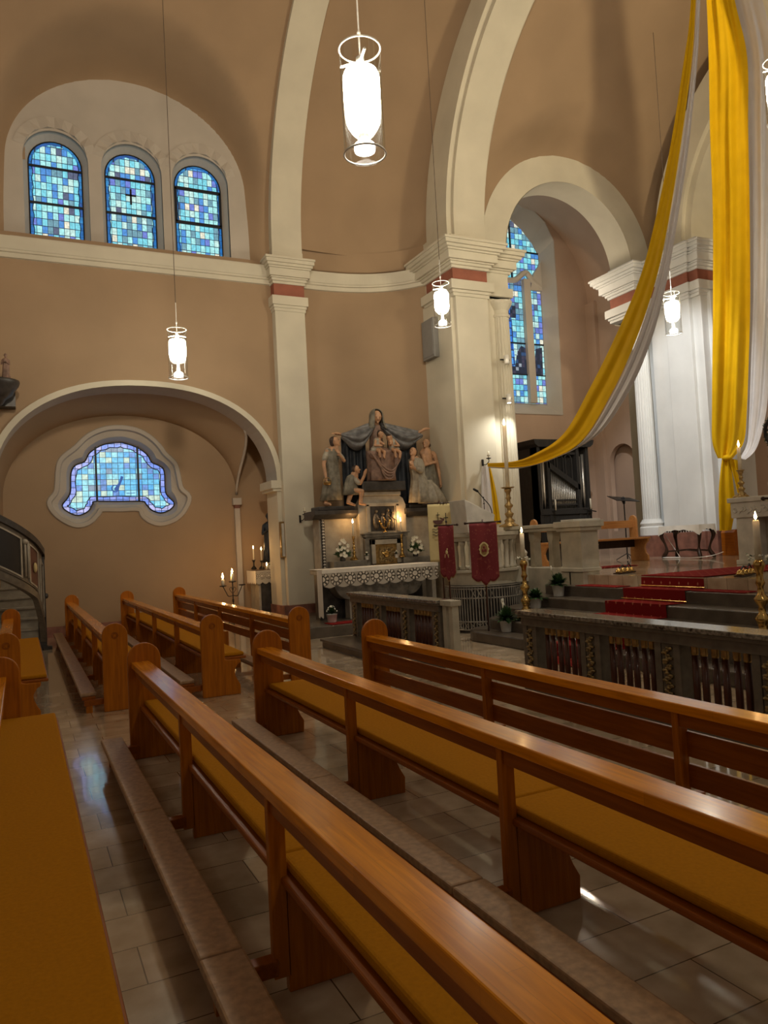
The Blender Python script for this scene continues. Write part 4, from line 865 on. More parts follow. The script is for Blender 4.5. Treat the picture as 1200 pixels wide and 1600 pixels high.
def potplant(lab, loc, pr, ph, R, H, lil=5, name='potted_plant', nl=60, white=0):
    T = thing(name, lab, 'potted plant', loc); mb = MB(); fl = MB()
    MB().lathe([(pr*.72, 0), (pr*.78, .01), (pr, ph), (pr*1.04, ph), (pr*.9, ph-.01), (pr*.85, ph-.03)], (0, 0, 0), 20).build('pot', POT, T, smooth=True)
    for k in range(nl):
        a = random.random()*2*PI; e = random.uniform(.25, 1.45); L = R*random.uniform(.7, 1.1)
        d = Vector((math.cos(a)*math.cos(e), math.sin(a)*math.cos(e), math.sin(e)*H/R)); p0 = Vector((0, 0, ph)); pts = []
        side = Vector((-math.sin(a), math.cos(a), 0)); wv = .024*R/.16
        for q in range(5):
            u = q/4; c = p0+d*L*u+Vector((0, 0, -.35*L*u*u*math.cos(e))); ww = wv*math.sin(PI*min(1, u*.9+.08)); pts.append((c-side*ww, c+side*ww))
        base = len(mb.v); mb.v += [tuple(x) for pr_ in pts for x in pr_]; mb.f += [(base+2*q, base+2*q+1, base+2*q+3, base+2*q+2) for q in range(4)]
    for k in range(lil):
        a = random.random()*2*PI; r_ = R*random.uniform(.3, .8); z = ph+H*random.uniform(.8, 1.15)
        mb.tube([(0, 0, ph), (r_*math.cos(a)*.6, r_*math.sin(a)*.6, ph+(z-ph)*.6), (r_*math.cos(a), r_*math.sin(a), z)], .003, 4)
        fl.ell((r_*math.cos(a), r_*math.sin(a), z+.03), (.016, .010, .045), 8, 6)
    for k in range(white):
        a = random.random()*2*PI; e = random.uniform(.3, 1.5)
        fl.ell((R*.8*math.cos(a)*math.cos(e), R*.8*math.sin(a)*math.cos(e), ph+H*.9*math.sin(e)), (.012, .012, .010), 6, 4)
    mb.build('leaves', LEAF, T); fl.build('blossoms', PETAL, T); return T
potplant('small white pot with white flowers left of the tabernacle', (6.40, 14.10, 1.30), .04, .075, .06, .09, 0, nl=30, white=14)
potplant('small white pot with white flowers right of the tabernacle', (7.08, 14.10, 1.30), .04, .075, .06, .09, 0, nl=30, white=14)
potplant('white potted plant with small white blooms on the floor under the stone side altar', (5.14, 13.02, .215), .10, .15, .13, .17, 0, nl=50, white=34)
potplant('potted peace lily on the lowest rounded choir step, left of the brass candlestick', (6.72, 9.72, .16), .105, .18, .27, .24, 4, nl=110)
potplant('potted peace lily on a middle choir step between the other two', (7.30, 9.72, .475), .095, .16, .24, .18, 0, nl=90)
potplant('potted peace lily on an upper choir step below the stone balustrade', (7.68, 9.62, .635), .10, .18, .26, .22, 1, nl=110)
# ================================================================== CARVED FIGURES
def body(name, caps, mat, T, vox=.013, ells=()):
    mb = MB()
    for a, b, ra, rb in caps: mb.cap(a, b, ra, rb)
    for c, r in ells: mb.ell(c, r)
    return mb.build(name, mat, T, smooth=True, remesh=vox)
def robe(name, rings, mat, T, nf=9, n=72, ph=0.0):
    """rings: (cx, cy, z, rx, ry, fold)"""
    mb = MB(); R_ = []
    for cx, cy, z, rx, ry, fo in rings:
        r_ = []
        for k in range(n):
            a = 2*PI*k/n; f = 1+fo*(.6*math.sin(nf*a+ph+z*1.5)+.4*math.sin((nf*2-3)*a+ph*2-z*3))
            r_.append((cx+rx*math.cos(a)*f, cy+ry*math.sin(a)*f, z))
        R_.append(r_)
    mb.loft(R_, True, True); return mb.build(name, mat, T, smooth=True)
def hand(c, d, up, s=1.0):
    """palm and five separate tapering fingers; returns capsules"""
    c = Vector(c); d = Vector(d).normalized(); up = Vector(up); side = d.cross(up).normalized(); up = side.cross(d); out = []
    out.append((c, c+d*.055*s, .024*s, .026*s))
    for k, (o, L) in enumerate(((-.024, .045), (-.008, .056), (.008, .053), (.023, .042))):
        p = c+d*.065*s+side*o*s; q = p+d*L*.55*s+side*o*.25*s; out.append((p, q, .0095*s, .0085*s)); out.append((q, q+(d-up*.5).normalized()*L*.55*s, .0085*s, .007*s))
    p = c+d*.015*s-side*.024*s; out.append((p, p+(d*.6-side*.8).normalized()*.04*s, .011*s, .009*s))
    return out
def head(T, c, r, face, tilt=0.0, skin=SKIN, hair=None, hairmat=HAIR, bald=False):
    """face = unit direction the face looks at"""
    c = Vector(c); f = Vector(face).normalized(); rt = f.cross(Vector((0, 0, 1))).normalized(); up = rt.cross(f)
    E_ = [(tuple(c), (r*.80, r*.86, r*1.05)), (tuple(c+f*r*.22-up*r*.45), (r*.58, r*.58, r*.55))]
    caps = [(c-up*r*.5, c-up*r*1.7-f*r*.2, r*.45, r*.5), (c+f*r*.80+up*r*.05, c+f*r*1.0-up*r*.25, r*.09, r*.14),
            (c+f*r*.70-up*r*.48-rt*r*.18, c+f*r*.70-up*r*.48+rt*r*.18, r*.10, r*.10), (c+f*r*.62-up*r*.85, c+f*r*.66-up*r*.88, r*.2, r*.2)]
    for s_ in (-1, 1): caps.append((c+rt*s_*r*.80-up*r*.12, c+rt*s_*r*.84+up*r*.1-f*r*.05, r*.12, r*.12)); caps.append((c+f*r*.70+rt*s_*r*.15+up*r*.22, c+f*r*.62+rt*s_*r*.5+up*r*.25, r*.09, r*.08))
    for s_ in (-1, 1):
        MB().ell(tuple(c+f*r*.80+rt*s_*r*.32+up*r*.06), (r*.09, r*.09, r*.06), 8, 6).build('eye', HAIR, T, smooth=True)
    if hair:
        if bald:
            body('hair', [(c-f*r*.45-up*r*.25+rt*r*.5, c-f*r*.55-up*r*.3-rt*r*.5, r*.42, r*.42)], hairmat, T, .012)
        else:
            body('hair', [(c-f*r*.30+up*r*.30, c-f*r*.42-up*r*.25, r*.82, r*.72), (c+up*r*.62+f*r*.15, c+up*r*.5-f*r*.3, r*.5, r*.6)], hairmat, T, .012)
    return caps, E_
FG = 'carved painted figures of the side altar'
# --- seated woman with spread cloak and two children
T = thing('carved_figure', 'carved seated woman spreading a blue-grey cloak, two children on her lap', 'statue', (6.90, 14.35, 2.72), 0)
MB().box(-.52, .50, -.25, .3, 0, .20).build('plinth', DSTN, T, bevel=.02)
caps, E_ = head(T, (-.03, -.10, 1.58), .125, (-.15, -1, -.35))
caps += [((-.75, .0, 1.20), (-.88, -.06, 1.20), .035, .028)] + hand((-.90, -.06, 1.205), (-1, -.1, .12), (0, -.3, 1), 1.35)
caps += [((1.02, .0, 1.28), (1.10, -.06, 1.32), .035, .028)] + hand((1.10, -.06, 1.33), (1, -.1, .25), (0, -.3, 1), 1.35)
caps += [((-.03, 0, 1.40), (-.03, .02, 1.0), .07, .09), ((-.03, 0, 1.36), (-.78, .02, 1.20), .05, .035), ((0, 0, 1.37), (1.05, .02, 1.28), .05, .035), ((-.75, .0, 1.20), (-.80, 0, 1.2), .035, .035), ((1.0, .0, 1.27), (1.06, -.02, 1.30), .035, .035)]
body('body', caps, SKIN, T, .010, E_)
body('dress', [((-.02, .02, 1.34), (-.02, .02, .9), .13, .16), ((-.15, .02, 1.32), (.13, .02, 1.32), .085, .085), ((0, -.02, .80), (-.20, -.24, .76), .15, .13), ((0, -.02, .80), (.22, -.24, .76), .15, .13)], ROBEB, T, .018)
rg = []
for k in range(12):
    u = k/11; rg.append((.01, -.13+.03*u, .84-.63*u, .34-.07*u+.06*u**3, .24-.03*u, .02+.07*u))
robe('skirt', rg, ROBEB, T, 7)
for q in range(4):
    P_ = [(-.34+.05*q, -.36, .78-.02*q), (-.12+.02*q, -.40, .52-.08*q), (.10, -.42, .40-.05*q), (.30-.03*q, -.37, .60-.03*q), (.38-.05*q, -.33, .78)]
    MB().tube(catmull(P_, 6, False), .022, 8).build('skirt_fold', ROBEB, T, smooth=True)
# veil: a hood shell open to the front
def veil(u, v_):
    a = math.radians(-52+284*u); cx, cy, cz = -.03, -.075, 1.585
    if v_ < .55:
        q = v_/.55*PI/2; r_ = math.sin(q); return (cx+.148*r_*math.cos(a), cy+.150*r_*math.sin(a), cz+.165*math.cos(q))
    q = (v_-.55)/.45; s_ = 1+.45*q*q+.04*math.sin(u*24)*q
    return (cx+.148*s_*math.cos(a), cy+.03*q+.150*s_*math.sin(a), cz-.27*q)
MB().grid(veil, 36, 18).build('veil', ROBEG, T, smooth=True, solid=.018)
# cloak: arms line above, two swags below
def cloak(x0, x1, xm):
    def fn(u, v_):
        x = x0+(x1-x0)*u; zt = 1.43-.24*abs(x)/.9+(.07 if x > 0 else 0)*min(1, abs(x)); s1 = max(0, math.sin(PI*min(1, max(0, u))))
        zb = zt-.07-.36*s1**1.3; y = -.06-.13*math.sin(PI*v_)*(.4+s1)-.03*math.sin(v_*17)*(.3+s1)
        return (x, y, zt+(zb-zt)*v_)
    return fn
MB().grid(cloak(-.86, -.10, -.45), 50, 28).build('cloak', CLOAK, T, smooth=True, solid=.03)
MB().grid(cloak(.06, 1.04, .55), 50, 28).build('cloak', CLOAK, T, smooth=True, solid=.03)
body('cloak_sleeve', [((-.2, .0, 1.36), (-.76, .02, 1.19), .10, .05), ((.15, .0, 1.38), (1.03, .02, 1.27), .10, .05)], CLOAK, T, .018)
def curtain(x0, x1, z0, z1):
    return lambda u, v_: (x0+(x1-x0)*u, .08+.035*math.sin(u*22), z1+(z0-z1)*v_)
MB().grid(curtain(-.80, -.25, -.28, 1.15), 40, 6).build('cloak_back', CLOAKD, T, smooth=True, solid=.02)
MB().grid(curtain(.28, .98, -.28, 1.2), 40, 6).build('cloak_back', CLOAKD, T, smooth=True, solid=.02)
# children
for sx, hx, hz, lx in ((-1, -.06, 1.18, 'l'), (1, .14, 1.10, 'r')):
    bx = -.14 if sx < 0 else .22
    fx = (.5*-sx, -1, -.3)
    mbs = MB()
    caps = [((bx, -.26, .88), (bx+sx*-.02, -.27, 1.02), .085, .07), ((bx-.03*sx, -.30, 1.04), (bx-sx*.10, -.38, .96), .03, .025), ((bx+.04*sx, -.30, 1.04), (bx+sx*.10, -.36, .93), .03, .025), ((bx+sx*.10, -.36, .93), (bx-sx*.04, -.42, .92), .025, .02),
            ((bx-.03, -.34, .84), (bx-.05, -.46, .80), .045, .035), ((bx-.05, -.46, .80), (bx-.04, -.46, .68), .033, .025), ((bx+.05, -.34, .84), (bx+.07, -.46, .78), .045, .035), ((bx+.07, -.46, .78), (bx+.05, -.47, .66), .033, .025), ((bx+.05, -.47, .66), (bx+.04, -.52, .65), .022, .015), ((bx-.04, -.46, .68), (bx-.05, -.51, .67), .022, .015)]
    Hc, He = head(T, (hx, -.30, hz), .078, fx, hair=True)
    body('child_body', caps+Hc, SKIN, T, .009, He)
    body('child_wrap', [((bx, -.255, .90), (bx, -.265, 1.03), .092, .078), ((bx, -.26, .88), (bx+sx*.08, -.28, .85), .09, .08)], ROBEL, T, .014)
# --- standing young figure at the left
T = thing('carved_figure', 'carved standing youth in a long grey robe holding a basket', 'statue', (5.80, 14.30, 2.43), 0)
caps, E_ = head(T, (.08, -.06, 1.33), .105, (.9, -.5, .25), hair=True)
caps += [((-.10, -.04, 1.13), (-.20, -.08, .86), .05, .042), ((-.20, -.08, .86), (-.20, -.16, .60), .04, .03)] + hand((-.20, -.16, .58), (0, -.2, -1), (1, 0, 0), 1.25)
caps += [((.14, -.04, 1.10), (.22, -.16, .92), .045, .038), ((.22, -.16, .92), (.10, -.24, 1.02), .036, .028)] + hand((.10, -.24, 1.02), (-.5, -.3, .8), (0, -1, 0), 1.1)
caps += [((-.13, -.02, .28), (-.18, -.04, .10), .05, .035), ((-.18, -.02, .06), (-.16, -.22, .03), .04, .025), ((-.18, -.04, .12), (-.18, -.02, .06), .035, .038), ((.0, -.02, 1.14), (.0, 0, .7), .09, .09), ((.02, 0, .7), (-.12, -.02, .28), .08, .05), ((.05, -.03, 1.2), (.02, -.02, 1.1), .05, .07), ((-.1, -.04, 1.12), (.13, -.04, 1.1), .05, .05)]
body('body', caps, SKIN, T, .010, E_)
robe('tunic', [(.03, 0, 1.20, .06, .06, .02), (.02, 0, 1.17, .15, .10, .04), (.0, 0, 1.05, .17, .12, .05), (.0, 0, .85, .15, .12, .05), (.0, 0, .60, .17, .14, .08), (-.02, 0, .35, .20, .15, .10), (-.04, 0, .12, .24, .16, .12)], ROBEG, T, 8)
body('sleeve', [((-.08, -.02, 1.14), (-.17, -.07, .97), .065, .06), ((.12, -.03, 1.12), (.20, -.12, .97), .06, .055)], ROBEL, T, .014)
MB().lathe([(.03, 0), (.075, .01), (.09, .06), (.085, .07), (.07, .02)], (-.19, -.2, .42), 18).torus((-.19, -.2, .49), .08, .008, 18, 5, 'y', 0, PI).build('basket', DGOLD, T, smooth=True)
# --- kneeling child
T = thing('carved_figure', 'carved kneeling child with hands raised in prayer beside the standing youth', 'statue', (6.22, 14.22, 2.41), 0)
caps, E_ = head(T, (.06, -.08, .76), .085, (.85, -.5, .1), hair=True)
caps += [((.02, -.06, .60), (.10, -.16, .46), .04, .035), ((.10, -.16, .46), (.17, -.22, .62), .034, .026)] + hand((.17, -.22, .63), (.3, -.1, 1), (-1, 0, 0), 1.1)
caps += [((.05, -.02, .60), (.14, -.10, .48), .04, .035), ((.14, -.10, .48), (.20, -.18, .62), .034, .026)] + hand((.20, -.18, .63), (.3, -.1, 1), (-1, 0, 0), 1.1)
caps += [((-.02, -.05, .33), (.14, -.12, .30), .07, .055), ((.14, -.12, .30), (.10, -.12, .08), .05, .035), ((.10, -.12, .05), (.16, -.24, .02), .035, .025), ((-.05, .0, .30), (-.16, -.08, .08), .065, .04), ((-.16, -.08, .08), (-.06, -.18, .02), .035, .025), ((.02, -.05, .66), (-.04, -.02, .32), .07, .08), ((-.06, -.02, .32), (.0, -.05, .33), .07, .06), ((.0, -.05, .60), (.06, -.03, .60), .04, .04), ((.12, -.12, .1), (.10, -.12, .05), .035, .035)]
body('body', caps, SKIN, T, .010, E_)
robe('tunic', [(.03, -.03, .68, .05, .05, .02), (.0, -.02, .63, .12, .09, .06), (-.03, -.01, .50, .15, .11, .08), (-.05, 0, .38, .16, .12, .10), (-.04, 0, .24, .20, .14, .14)], ROBEG, T, 7, ph=1)
body('sleeve', [((-.02, -.05, .60), (.07, -.15, .47), .055, .05)], ROBEL, T, .014)
# --- kneeling young man at the right
T = thing('carved_figure', 'carved kneeling young man in a pale grey tunic with folded hands', 'statue', (7.74, 14.18, 2.43), 0)
caps, E_ = head(T, (-.13, -.08, 1.10), .10, (-.85, -.5, .35), hair=True)
caps += [((-.02, -.08, .90), (-.02, -.20, .68), .055, .05), ((-.02, -.20, .68), (-.22, -.26, .74), .045, .032)] + hand((-.24, -.26, .75), (-.4, -.2, .9), (0, -1, 0), 1.3)
caps += [((-.26, -.22, .74), (-.29, -.22, .83), .03, .02), ((.10, .05, .10), (.42, .0, .04), .05, .04), ((-.06, -.03, .95), (.0, 0, .4), .09, .1), ((.0, 0, .4), (.10, .05, .1), .08, .06), ((-.22, -.25, .74), (-.28, -.22, .76), .03, .03), ((-.1, -.05, 1.0), (-.06, -.03, .9), .05, .07)]
body('body', caps, SKIN, T, .010, E_)
robe('tunic', [(-.07, -.03, .99, .06, .06, .02), (-.05, -.02, .95, .16, .12, .03), (-.02, -.02, .80, .18, .14, .04), (.0, 0, .62, .16, .14, .05), (.02, 0, .50, .18, .16, .07), (.03, .0, .30, .22, .19, .10), (.04, 0, .02, .26, .22, .11)], ROBEL, T, 9, ph=.5)
robe('trailing_hem', [(.22, .0, .50, .10, .10, .05), (.28, 0, .34, .20, .16, .08), (.32, 0, .15, .28, .2, .12), (.34, 0, .0, .34, .22, .12)], ROBEL, T, 8, ph=2)
body('sleeve', [((-.03, -.08, .90), (-.03, -.20, .69), .075, .07), ((-.03, -.20, .69), (-.16, -.25, .73), .065, .045)], ROBEL, T, .016)
# --- bald man standing behind
T = thing('carved_figure', 'carved bald bearded man with bare shoulders standing at the far right of the group', 'statue', (8.13, 14.46, 2.43), 0)
caps, E_ = head(T, (-.02, -.06, 1.33), .10, (-.85, -.5, .15), hair=True, bald=True)
caps += [((.0, 0, 1.13), (.03, 0, .85), .13, .12), ((-.08, 0, 1.12), (.16, 0, 1.10), .08, .08), ((.19, -.03, 1.08), (.24, -.08, .78), .055, .045), ((.24, -.08, .78), (.22, -.18, .50), .042, .03)] + hand((.22, -.18, .48), (-.1, -.2, -1), (1, 0, 0), 1.3)
caps += [((-.10, -.05, 1.05), (-.12, -.16, .85), .05, .045), ((-.12, -.16, .85), (.02, -.22, .88), .04, .03), ((.0, -.03, 1.2), (.0, 0, 1.1), .05, .08)] + hand((.02, -.22, .88), (1, -.2, .2), (0, -1, 0), 1.1)
body('body', caps, SKIN, T, .011, E_)
robe('robe', [(.02, 0, .90, .13, .12, .08), (.03, 0, .80, .16, .14, .08), (.03, 0, .55, .17, .15, .10), (.04, 0, .25, .2, .16, .11), (.04, 0, .0, .22, .17, .12)], ROBEG, T, 8, ph=1.2)
# --- small dark statue in the chapel and on the console
def small_statue(lab, loc, s, mat):
    T = thing('statue', lab, 'statue', loc)
    robe('robe', [(0, 0, 0, .16*s, .13*s, .1), (0, 0, .3*s, .13*s, .11*s, .08), (.01*s, 0, .62*s, .12*s, .10*s, .05), (0, 0, .80*s, .13*s, .09*s, .04), (0, 0, .86*s, .05*s, .05*s, .02)], mat, T, 8)
    Hc, He = head(T, (0, -.02*s, .97*s), .075*s, (-.4, -1, -.1), hair=True, skin=mat)
    body('body', Hc+[((-.11*s, 0, .78*s), (-.16*s, -.06*s, .6*s), .035*s, .03*s), ((-.16*s, -.06*s, .6*s), (-.08*s, -.14*s, .68*s), .028*s, .022*s), ((.11*s, 0, .78*s), (.14*s, -.08*s, .6*s), .035*s, .03*s), ((.14*s, -.08*s, .6*s), (.02*s, -.14*s, .66*s), .028*s, .02*s)]+hand((-.08*s, -.14*s, .68*s), (.5, -.4, .6), (0, -1, 0), s)+hand((.02*s, -.14*s, .66*s), (-.4, -.4, .7), (0, -1, 0), s), mat, T, .012*s, He)
    return T
T = thing('statue_console', 'dark carved wall console at the far left above the chapel arch', 'console', (-.30, 15.2, 4.92))
MB().lathe([(.02, -.45), (.10, -.40), (.14, -.33), (.26, -.24), (.30, -.16), (.36, -.08), (.38, -.02), (.38, .02)], (0, 0, 0), 20).build('bracket', DSTN, T, smooth=True)
MB().box(-.3, .3, .2, .5, -.4, 0).build('wall_block', DSTN, T)
small_statue('small dark cherub figure holding a lamp on the wall console at the far left', (-.14, 15.05, 4.94), .46, ROBEB)
MB().box(-.12, -.02, -.02, .15, 0, .34).build('draped_block', BASE, thing('console_block', 'draped reddish block beside the small figure on the wall console', 'ornament', (-.22, 15.2, 4.94)))
small_statue('dark standing statue half hidden by the arch jamb in the side chapel', (5.12, 16.60, 1.32), 1.08, CLOAKD)
potplant('small white flower pot at the foot of the chapel statue', (5.08, 16.50, 1.17), .05, .09, .06, .07, 0, nl=18, white=8)
# ================================================================== COMMUNION RAILS
def comm_rail(lab, X, y_hi, bays, mod, T=None, endpost=True):
    L = bays*mod+.2; T = thing('communion_rail', lab, 'communion rail', (X, y_hi-L, 0), 0, 'communion rail sections')
    MB().box(-.12, .16, -.03, L+.03, .815, .855).build('rail_top', CAPW, T, bevel=.008)
    MB().box(-.07, .11, 0, L, .70, .815).box(-.10, .14, -.02, L+.02, .785, .815).build('rail_frieze', GREYW, T, bevel=.006)
    MB().box(-.07, .11, 0, L, 0, .12).build('plinth', GREYW, T, bevel=.006)
    for k in range(bays+1):
        y = k*mod+.02 if k else .0
        w_ = .27 if 0 < k < bays else .22
        y0 = min(max(0, k*mod-w_/2+.1), L-w_)
        p = MB().box(-.05, .09, y0, y0+.07, .12, .70).box(-.05, .09, y0+w_-.07, y0+w_, .12, .70).box(-.04, .08, y0+.07, y0+w_-.07, .12, .70).build('pilaster', GREYW, T, bevel=.004)
        mb = MB(); h = 26
        for j in range(h):
            z = .15+.53*j/h
            mb.ell((-.050, y0+w_/2+.026*math.sin(j*1.7), z), (.018, .030+.012*math.sin(j*2.3)**2, .015), 6, 5)
        mb.build('gilt_carving', GILT, p)
    for k in range(bays):
        a = k*mod+.10+.17; b = (k+1)*mod+.10-.17; n = 6
        for j in range(n):
            yy = a+(b-a)*((j//2)+.5)/(n/2)+(.045 if j % 2 else -.045)
            t_ = MB().lathe([(.026, .16), (.028, .3), (.026, .62)], (.02, yy, 0), 14).build('baluster', TUBEW, T, smooth=True)
            MB().lathe([(.033, .12), (.036, .14), (.030, .165)], (.02, yy, 0), 14).build('gilt_foot', DGOLD, t_, smooth=True); MB().lathe([(.027, .62), (.031, .64), (.028, .655), (.031, .69), (.031, .70)], (.02, yy, 0), 14).build('gilt_cap', DGOLD, t_, smooth=True)
    return T
R1 = comm_rail('right communion rail section, grey with mahogany balusters, before the choir steps', 4.78, 6.55, 5, .93)
R0 = comm_rail('left communion rail section, grey with mahogany balusters, before the stone side altar', 4.90, 11.40, 3, .90)
T = R0
MB().box(-.03, .07, -.12, -.035, 0, .82).box(-.06, .10, -.14, -.03, .79, .86).build('gate_post', CREAMST, T, bevel=.006)  # pale colour imitates the light falling on both end posts
MB().box(-.03, .07, -.28, -.19, 0, .82).box(-.06, .10, -.30, -.17, .79, .86).build('gate_post', CREAMST, T, bevel=.006)
tag(MB().box(-.27, .27, -1.5, 1.5, 0, .13).box(-.30, .27, -1.52, 1.52, .10, .14).build('kneeling_step', STEPM, loc=None, bevel=.01), 'dark wooden kneeling step along the front of the left communion rail', 'kneeling step').location = (4.60, 9.95, 0)
# ================================================================== BANNERS
def pole_banner(lab, loc, z0, z1, w_, mat, rz, tailed=True, emblem=None, cross=True, polemat=TUBEW):
    T = thing('church_banner', lab, 'banner', loc, rz)
    MB().tube([(0, .03, 0), (0, .03, z1+.06)], .013, 8).build('pole', polemat, T, smooth=True)
    MB().tube([(-w_/2-.05, .01, z1+.01), (w_/2+.05, .01, z1+.01)], .014, 8).ell((-w_/2-.06, .01, z1+.01), .022, 8, 6).ell((w_/2+.06, .01, z1+.01), .022, 8, 6).build('cross_bar', DARKW, T, smooth=True)
    def cl(u, v_):
        x = -w_/2+w_*u
        sc_ = (.10*(1-abs(2*u-1))+.04*abs(math.sin(u*PI*3))) if tailed else .01
        zb = z0+.12-sc_ if tailed else z0
        return (x, -.005-.012*math.sin(u*7+v_*2)-.01*math.sin(v_*5), z1+(zb-z1)*v_)
    cloth = MB().grid(cl, 48, 20).build('banner_cloth', mat, T, smooth=True, solid=.006)
    if tailed:
        mb = MB()
        for k in range(49):
            x, y, z = cl(k/48, 1); mb.tube([(x, y, z+.005), (x, y, z-.018)], .0035, 4)
        for k in range(24):
            for s_ in (0, 1): x, y, z = cl(s_, k/24); mb.ell((x, y, z), (.006, .005, .008), 5, 4)
        mb.build('fringe', DGOLD, T)
    if cross:
        MB().box(-.006, .006, .025, .035, z1+.06, z1+.22).box(-.04, .04, .025, .035, z1+.13, z1+.145).ell((0, .03, z1+.07), .02, 8, 6).build('cross_finial', IRON, T)
    return T, cloth
yr = -math.radians(33)
T, cl_ = pole_banner('wide red damask banner with a pale oval emblem in front of the ambo', (6.56, 9.98, .16), .74, 1.70, .43, BANR, yr, cross=False)
a = [(.075*math.cos(2*PI*k/24), 1.29+.115*math.sin(2*PI*k/24)) for k in range(24)]
MB().prism([(x*(1+.12*math.cos(8*math.atan2(z-1.29, x))), z) for x, z in a], 'y', -.035, -.028).build('emblem', BANC, cl_)
MB().prism([(x*.72, 1.29+(z-1.29)*.78) for x, z in a], 'y', -.038, -.034).build('emblem_field', DGOLD, cl_)
MB().ell((0, -.040, 1.32), (.02, .006, .02), 8, 6).ell((-.02, -.040, 1.27), (.018, .006, .028), 8, 6).ell((.02, -.040, 1.27), (.018, .006, .028), 8, 6).build('emblem_figure', BANR, cl_)
T, cl_ = pole_banner('narrow red damask banner with a cross finial left of the ambo', (6.43, 10.9, .0), .96, 1.86, .27, BANR, yr-.25)
MB().ell((0, -.03, 1.42), (.022, .006, .035), 8, 6).ell((.01, -.03, 1.47), (.012, .006, .015), 6, 5).cap((-.03, -.03, 1.38), (-.035, -.03, 1.33), .007, .005, 6).cap((.02, -.03, 1.38), (.025, -.03, 1.33), .007, .005, 6).build('emblem', BANC, cl_)
T, cl_ = pole_banner('cream banner with a red ship emblem and dark wave lines', (6.74, 11.62, .0), 1.24, 2.27, .42, BANC, yr, False, cross=False)
MB().prism([(-.03+.09*math.cos(PI+PI*k/10), 1.98+.075*math.sin(PI+PI*k/10)) for k in range(11)], 'y', -.04, -.03).prism([(.0, 2.01), (.0, 2.03), (.09, 2.0), (.07, 1.96)], 'y', -.04, -.03).build('ship_hull', REDP, cl_)
MB().box(-.035, -.025, -.038, -.03, 1.98, 2.12).box(-.065, .005, -.038, -.03, 2.07, 2.08).build('ship_mast', BLACK, cl_)
mb = MB()
for q in range(3): mb.tube([(-.14+.24*k/16, -.036, 1.82-.05*q+.012*math.sin(k*1.1)) for k in range(17)], .005, 5)
mb.build('wave_lines', BLACK, cl_)
mb = MB()
for k in range(8): mb.torus((-.19+.054*k, .01, 2.275), .018, .007, 10, 5, 'x')
mb.build('hanging_loops', DARKW, T)
T, cl_ = pole_banner('dark red banner cut off by the right edge of the picture', (6.90, 4.92, .32), .72, 1.55, .42, BANR, -math.radians(50), cross=False)
# greenery above the right-edge banner
T = thing('hanging_wreath', 'dark evergreen wreath with an iron hook at the right edge above the altar candle', 'wreath', (8.42, 6.12, 2.76))
mb = MB()
for k in range(420):
    a = random.random()*2*PI; p = Vector((.03*random.random(), .19*math.cos(a), .24*math.sin(a))); d = Vector((random.uniform(-1, 1), random.uniform(-1, 1), random.uniform(-1, 1))).normalized()*.055; q = d.orthogonal().normalized()*.014
    mb.add([p, p+d*.5+q, p+d, p+d*.5-q], [(0, 1, 2, 3)])
mb.build('evergreen', LEAF, T); MB().torus((0, 0, 0), .20, .022, 24, 6, 'x').tube([(0, .1, -.2), (0, .13, -.30), (0, .08, -.34)], .008, 6).torus((0, .15, -.31), .03, .007, 14, 5, 'x').build('iron_ring', IRON, T)
# ================================================================== AMBO, BALUSTRADE, GRILLE
DC = (7.45, 11.42); DR = .62
def dr(a, r): return (DC[0]+r*math.cos(a), DC[1]+r*math.sin(a))
S(MB().lathe([(DR-.02, 0), (DR-.02, .83)], (DC[0], DC[1], 0), 40), 'ambo_void_shade', DSTN)  # dark drum stands in for the shadowed void behind the grille
S(MB().lathe([(DR, .82), (DR, 1.02), (DR+.05, 1.04), (DR+.05, 1.08), (DR-.05, 1.08)], (DC[0], DC[1], 0), 40).box(7.4, 8.1, 10.9, 12.0, .82, 1.07), 'wall_ambo', CREAMST)
T = thing('ambo_parapet', 'cream stone rounded ambo parapet with small balusters behind the red banners', 'parapet', (DC[0], DC[1], 0))
for k in range(11):
    a = math.radians(150+k*17.0); x, y = (DR-.06)*math.cos(a), (DR-.06)*math.sin(a)
    MB().lathe([(.05, 1.08), (.055, 1.12), (.036, 1.15), (.045, 1.30), (.034, 1.48), (.05, 1.52), (.055, 1.58)], (x, y, 0), 12).build('baluster', CREAMST, T, smooth=True)
MB().lathe([(DR-.14, 1.58), (DR, 1.58), (DR+.02, 1.64), (DR+.05, 1.66), (DR+.05, 1.72), (DR-.16, 1.72), (DR-.16, 1.6)], (0, 0, 0), 40).build('coping', CREAMST, T)
T = thing('ambo_desk', 'white stone ambo desk with a sloping top behind the red banners', 'lectern', (7.12, 11.18, 1.72), 0)
MB().prism([(-.24, 0), (.26, 0), (.32, .30), (-.28, .58)], 'y', -.26, .26).build('desk_block', WSTONE, T, bevel=.01)
MB().box(-.22, .24, -.22, .22, -.02, .02).build('desk_foot', WSTONE, T)
T = thing('microphone', 'black gooseneck microphone on its stand beside the white ambo desk', 'microphone', (7.33, 10.98, 1.72), 0)
MB().tube(catmull([(.10, 0, 0), (.10, 0, .28), (.06, 0, .45), (-.04, .02, .58), (-.16, .03, .72)], 5, False), .009, 6).build('gooseneck', BLACK, T, smooth=True)
MB().cap((-.16, .03, .72), (-.23, .03, .755), .022, .02, 10).build('capsule', BLACK, T, smooth=True)
MB().tube([(-.06, 0, .38), (-.06, 0, .62)], .007, 6).ell((-.06, 0, .5), .015).build('side_arm', BLACK, T)
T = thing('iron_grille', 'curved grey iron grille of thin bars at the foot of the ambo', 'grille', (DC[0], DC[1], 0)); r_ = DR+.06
rt_ = MB()
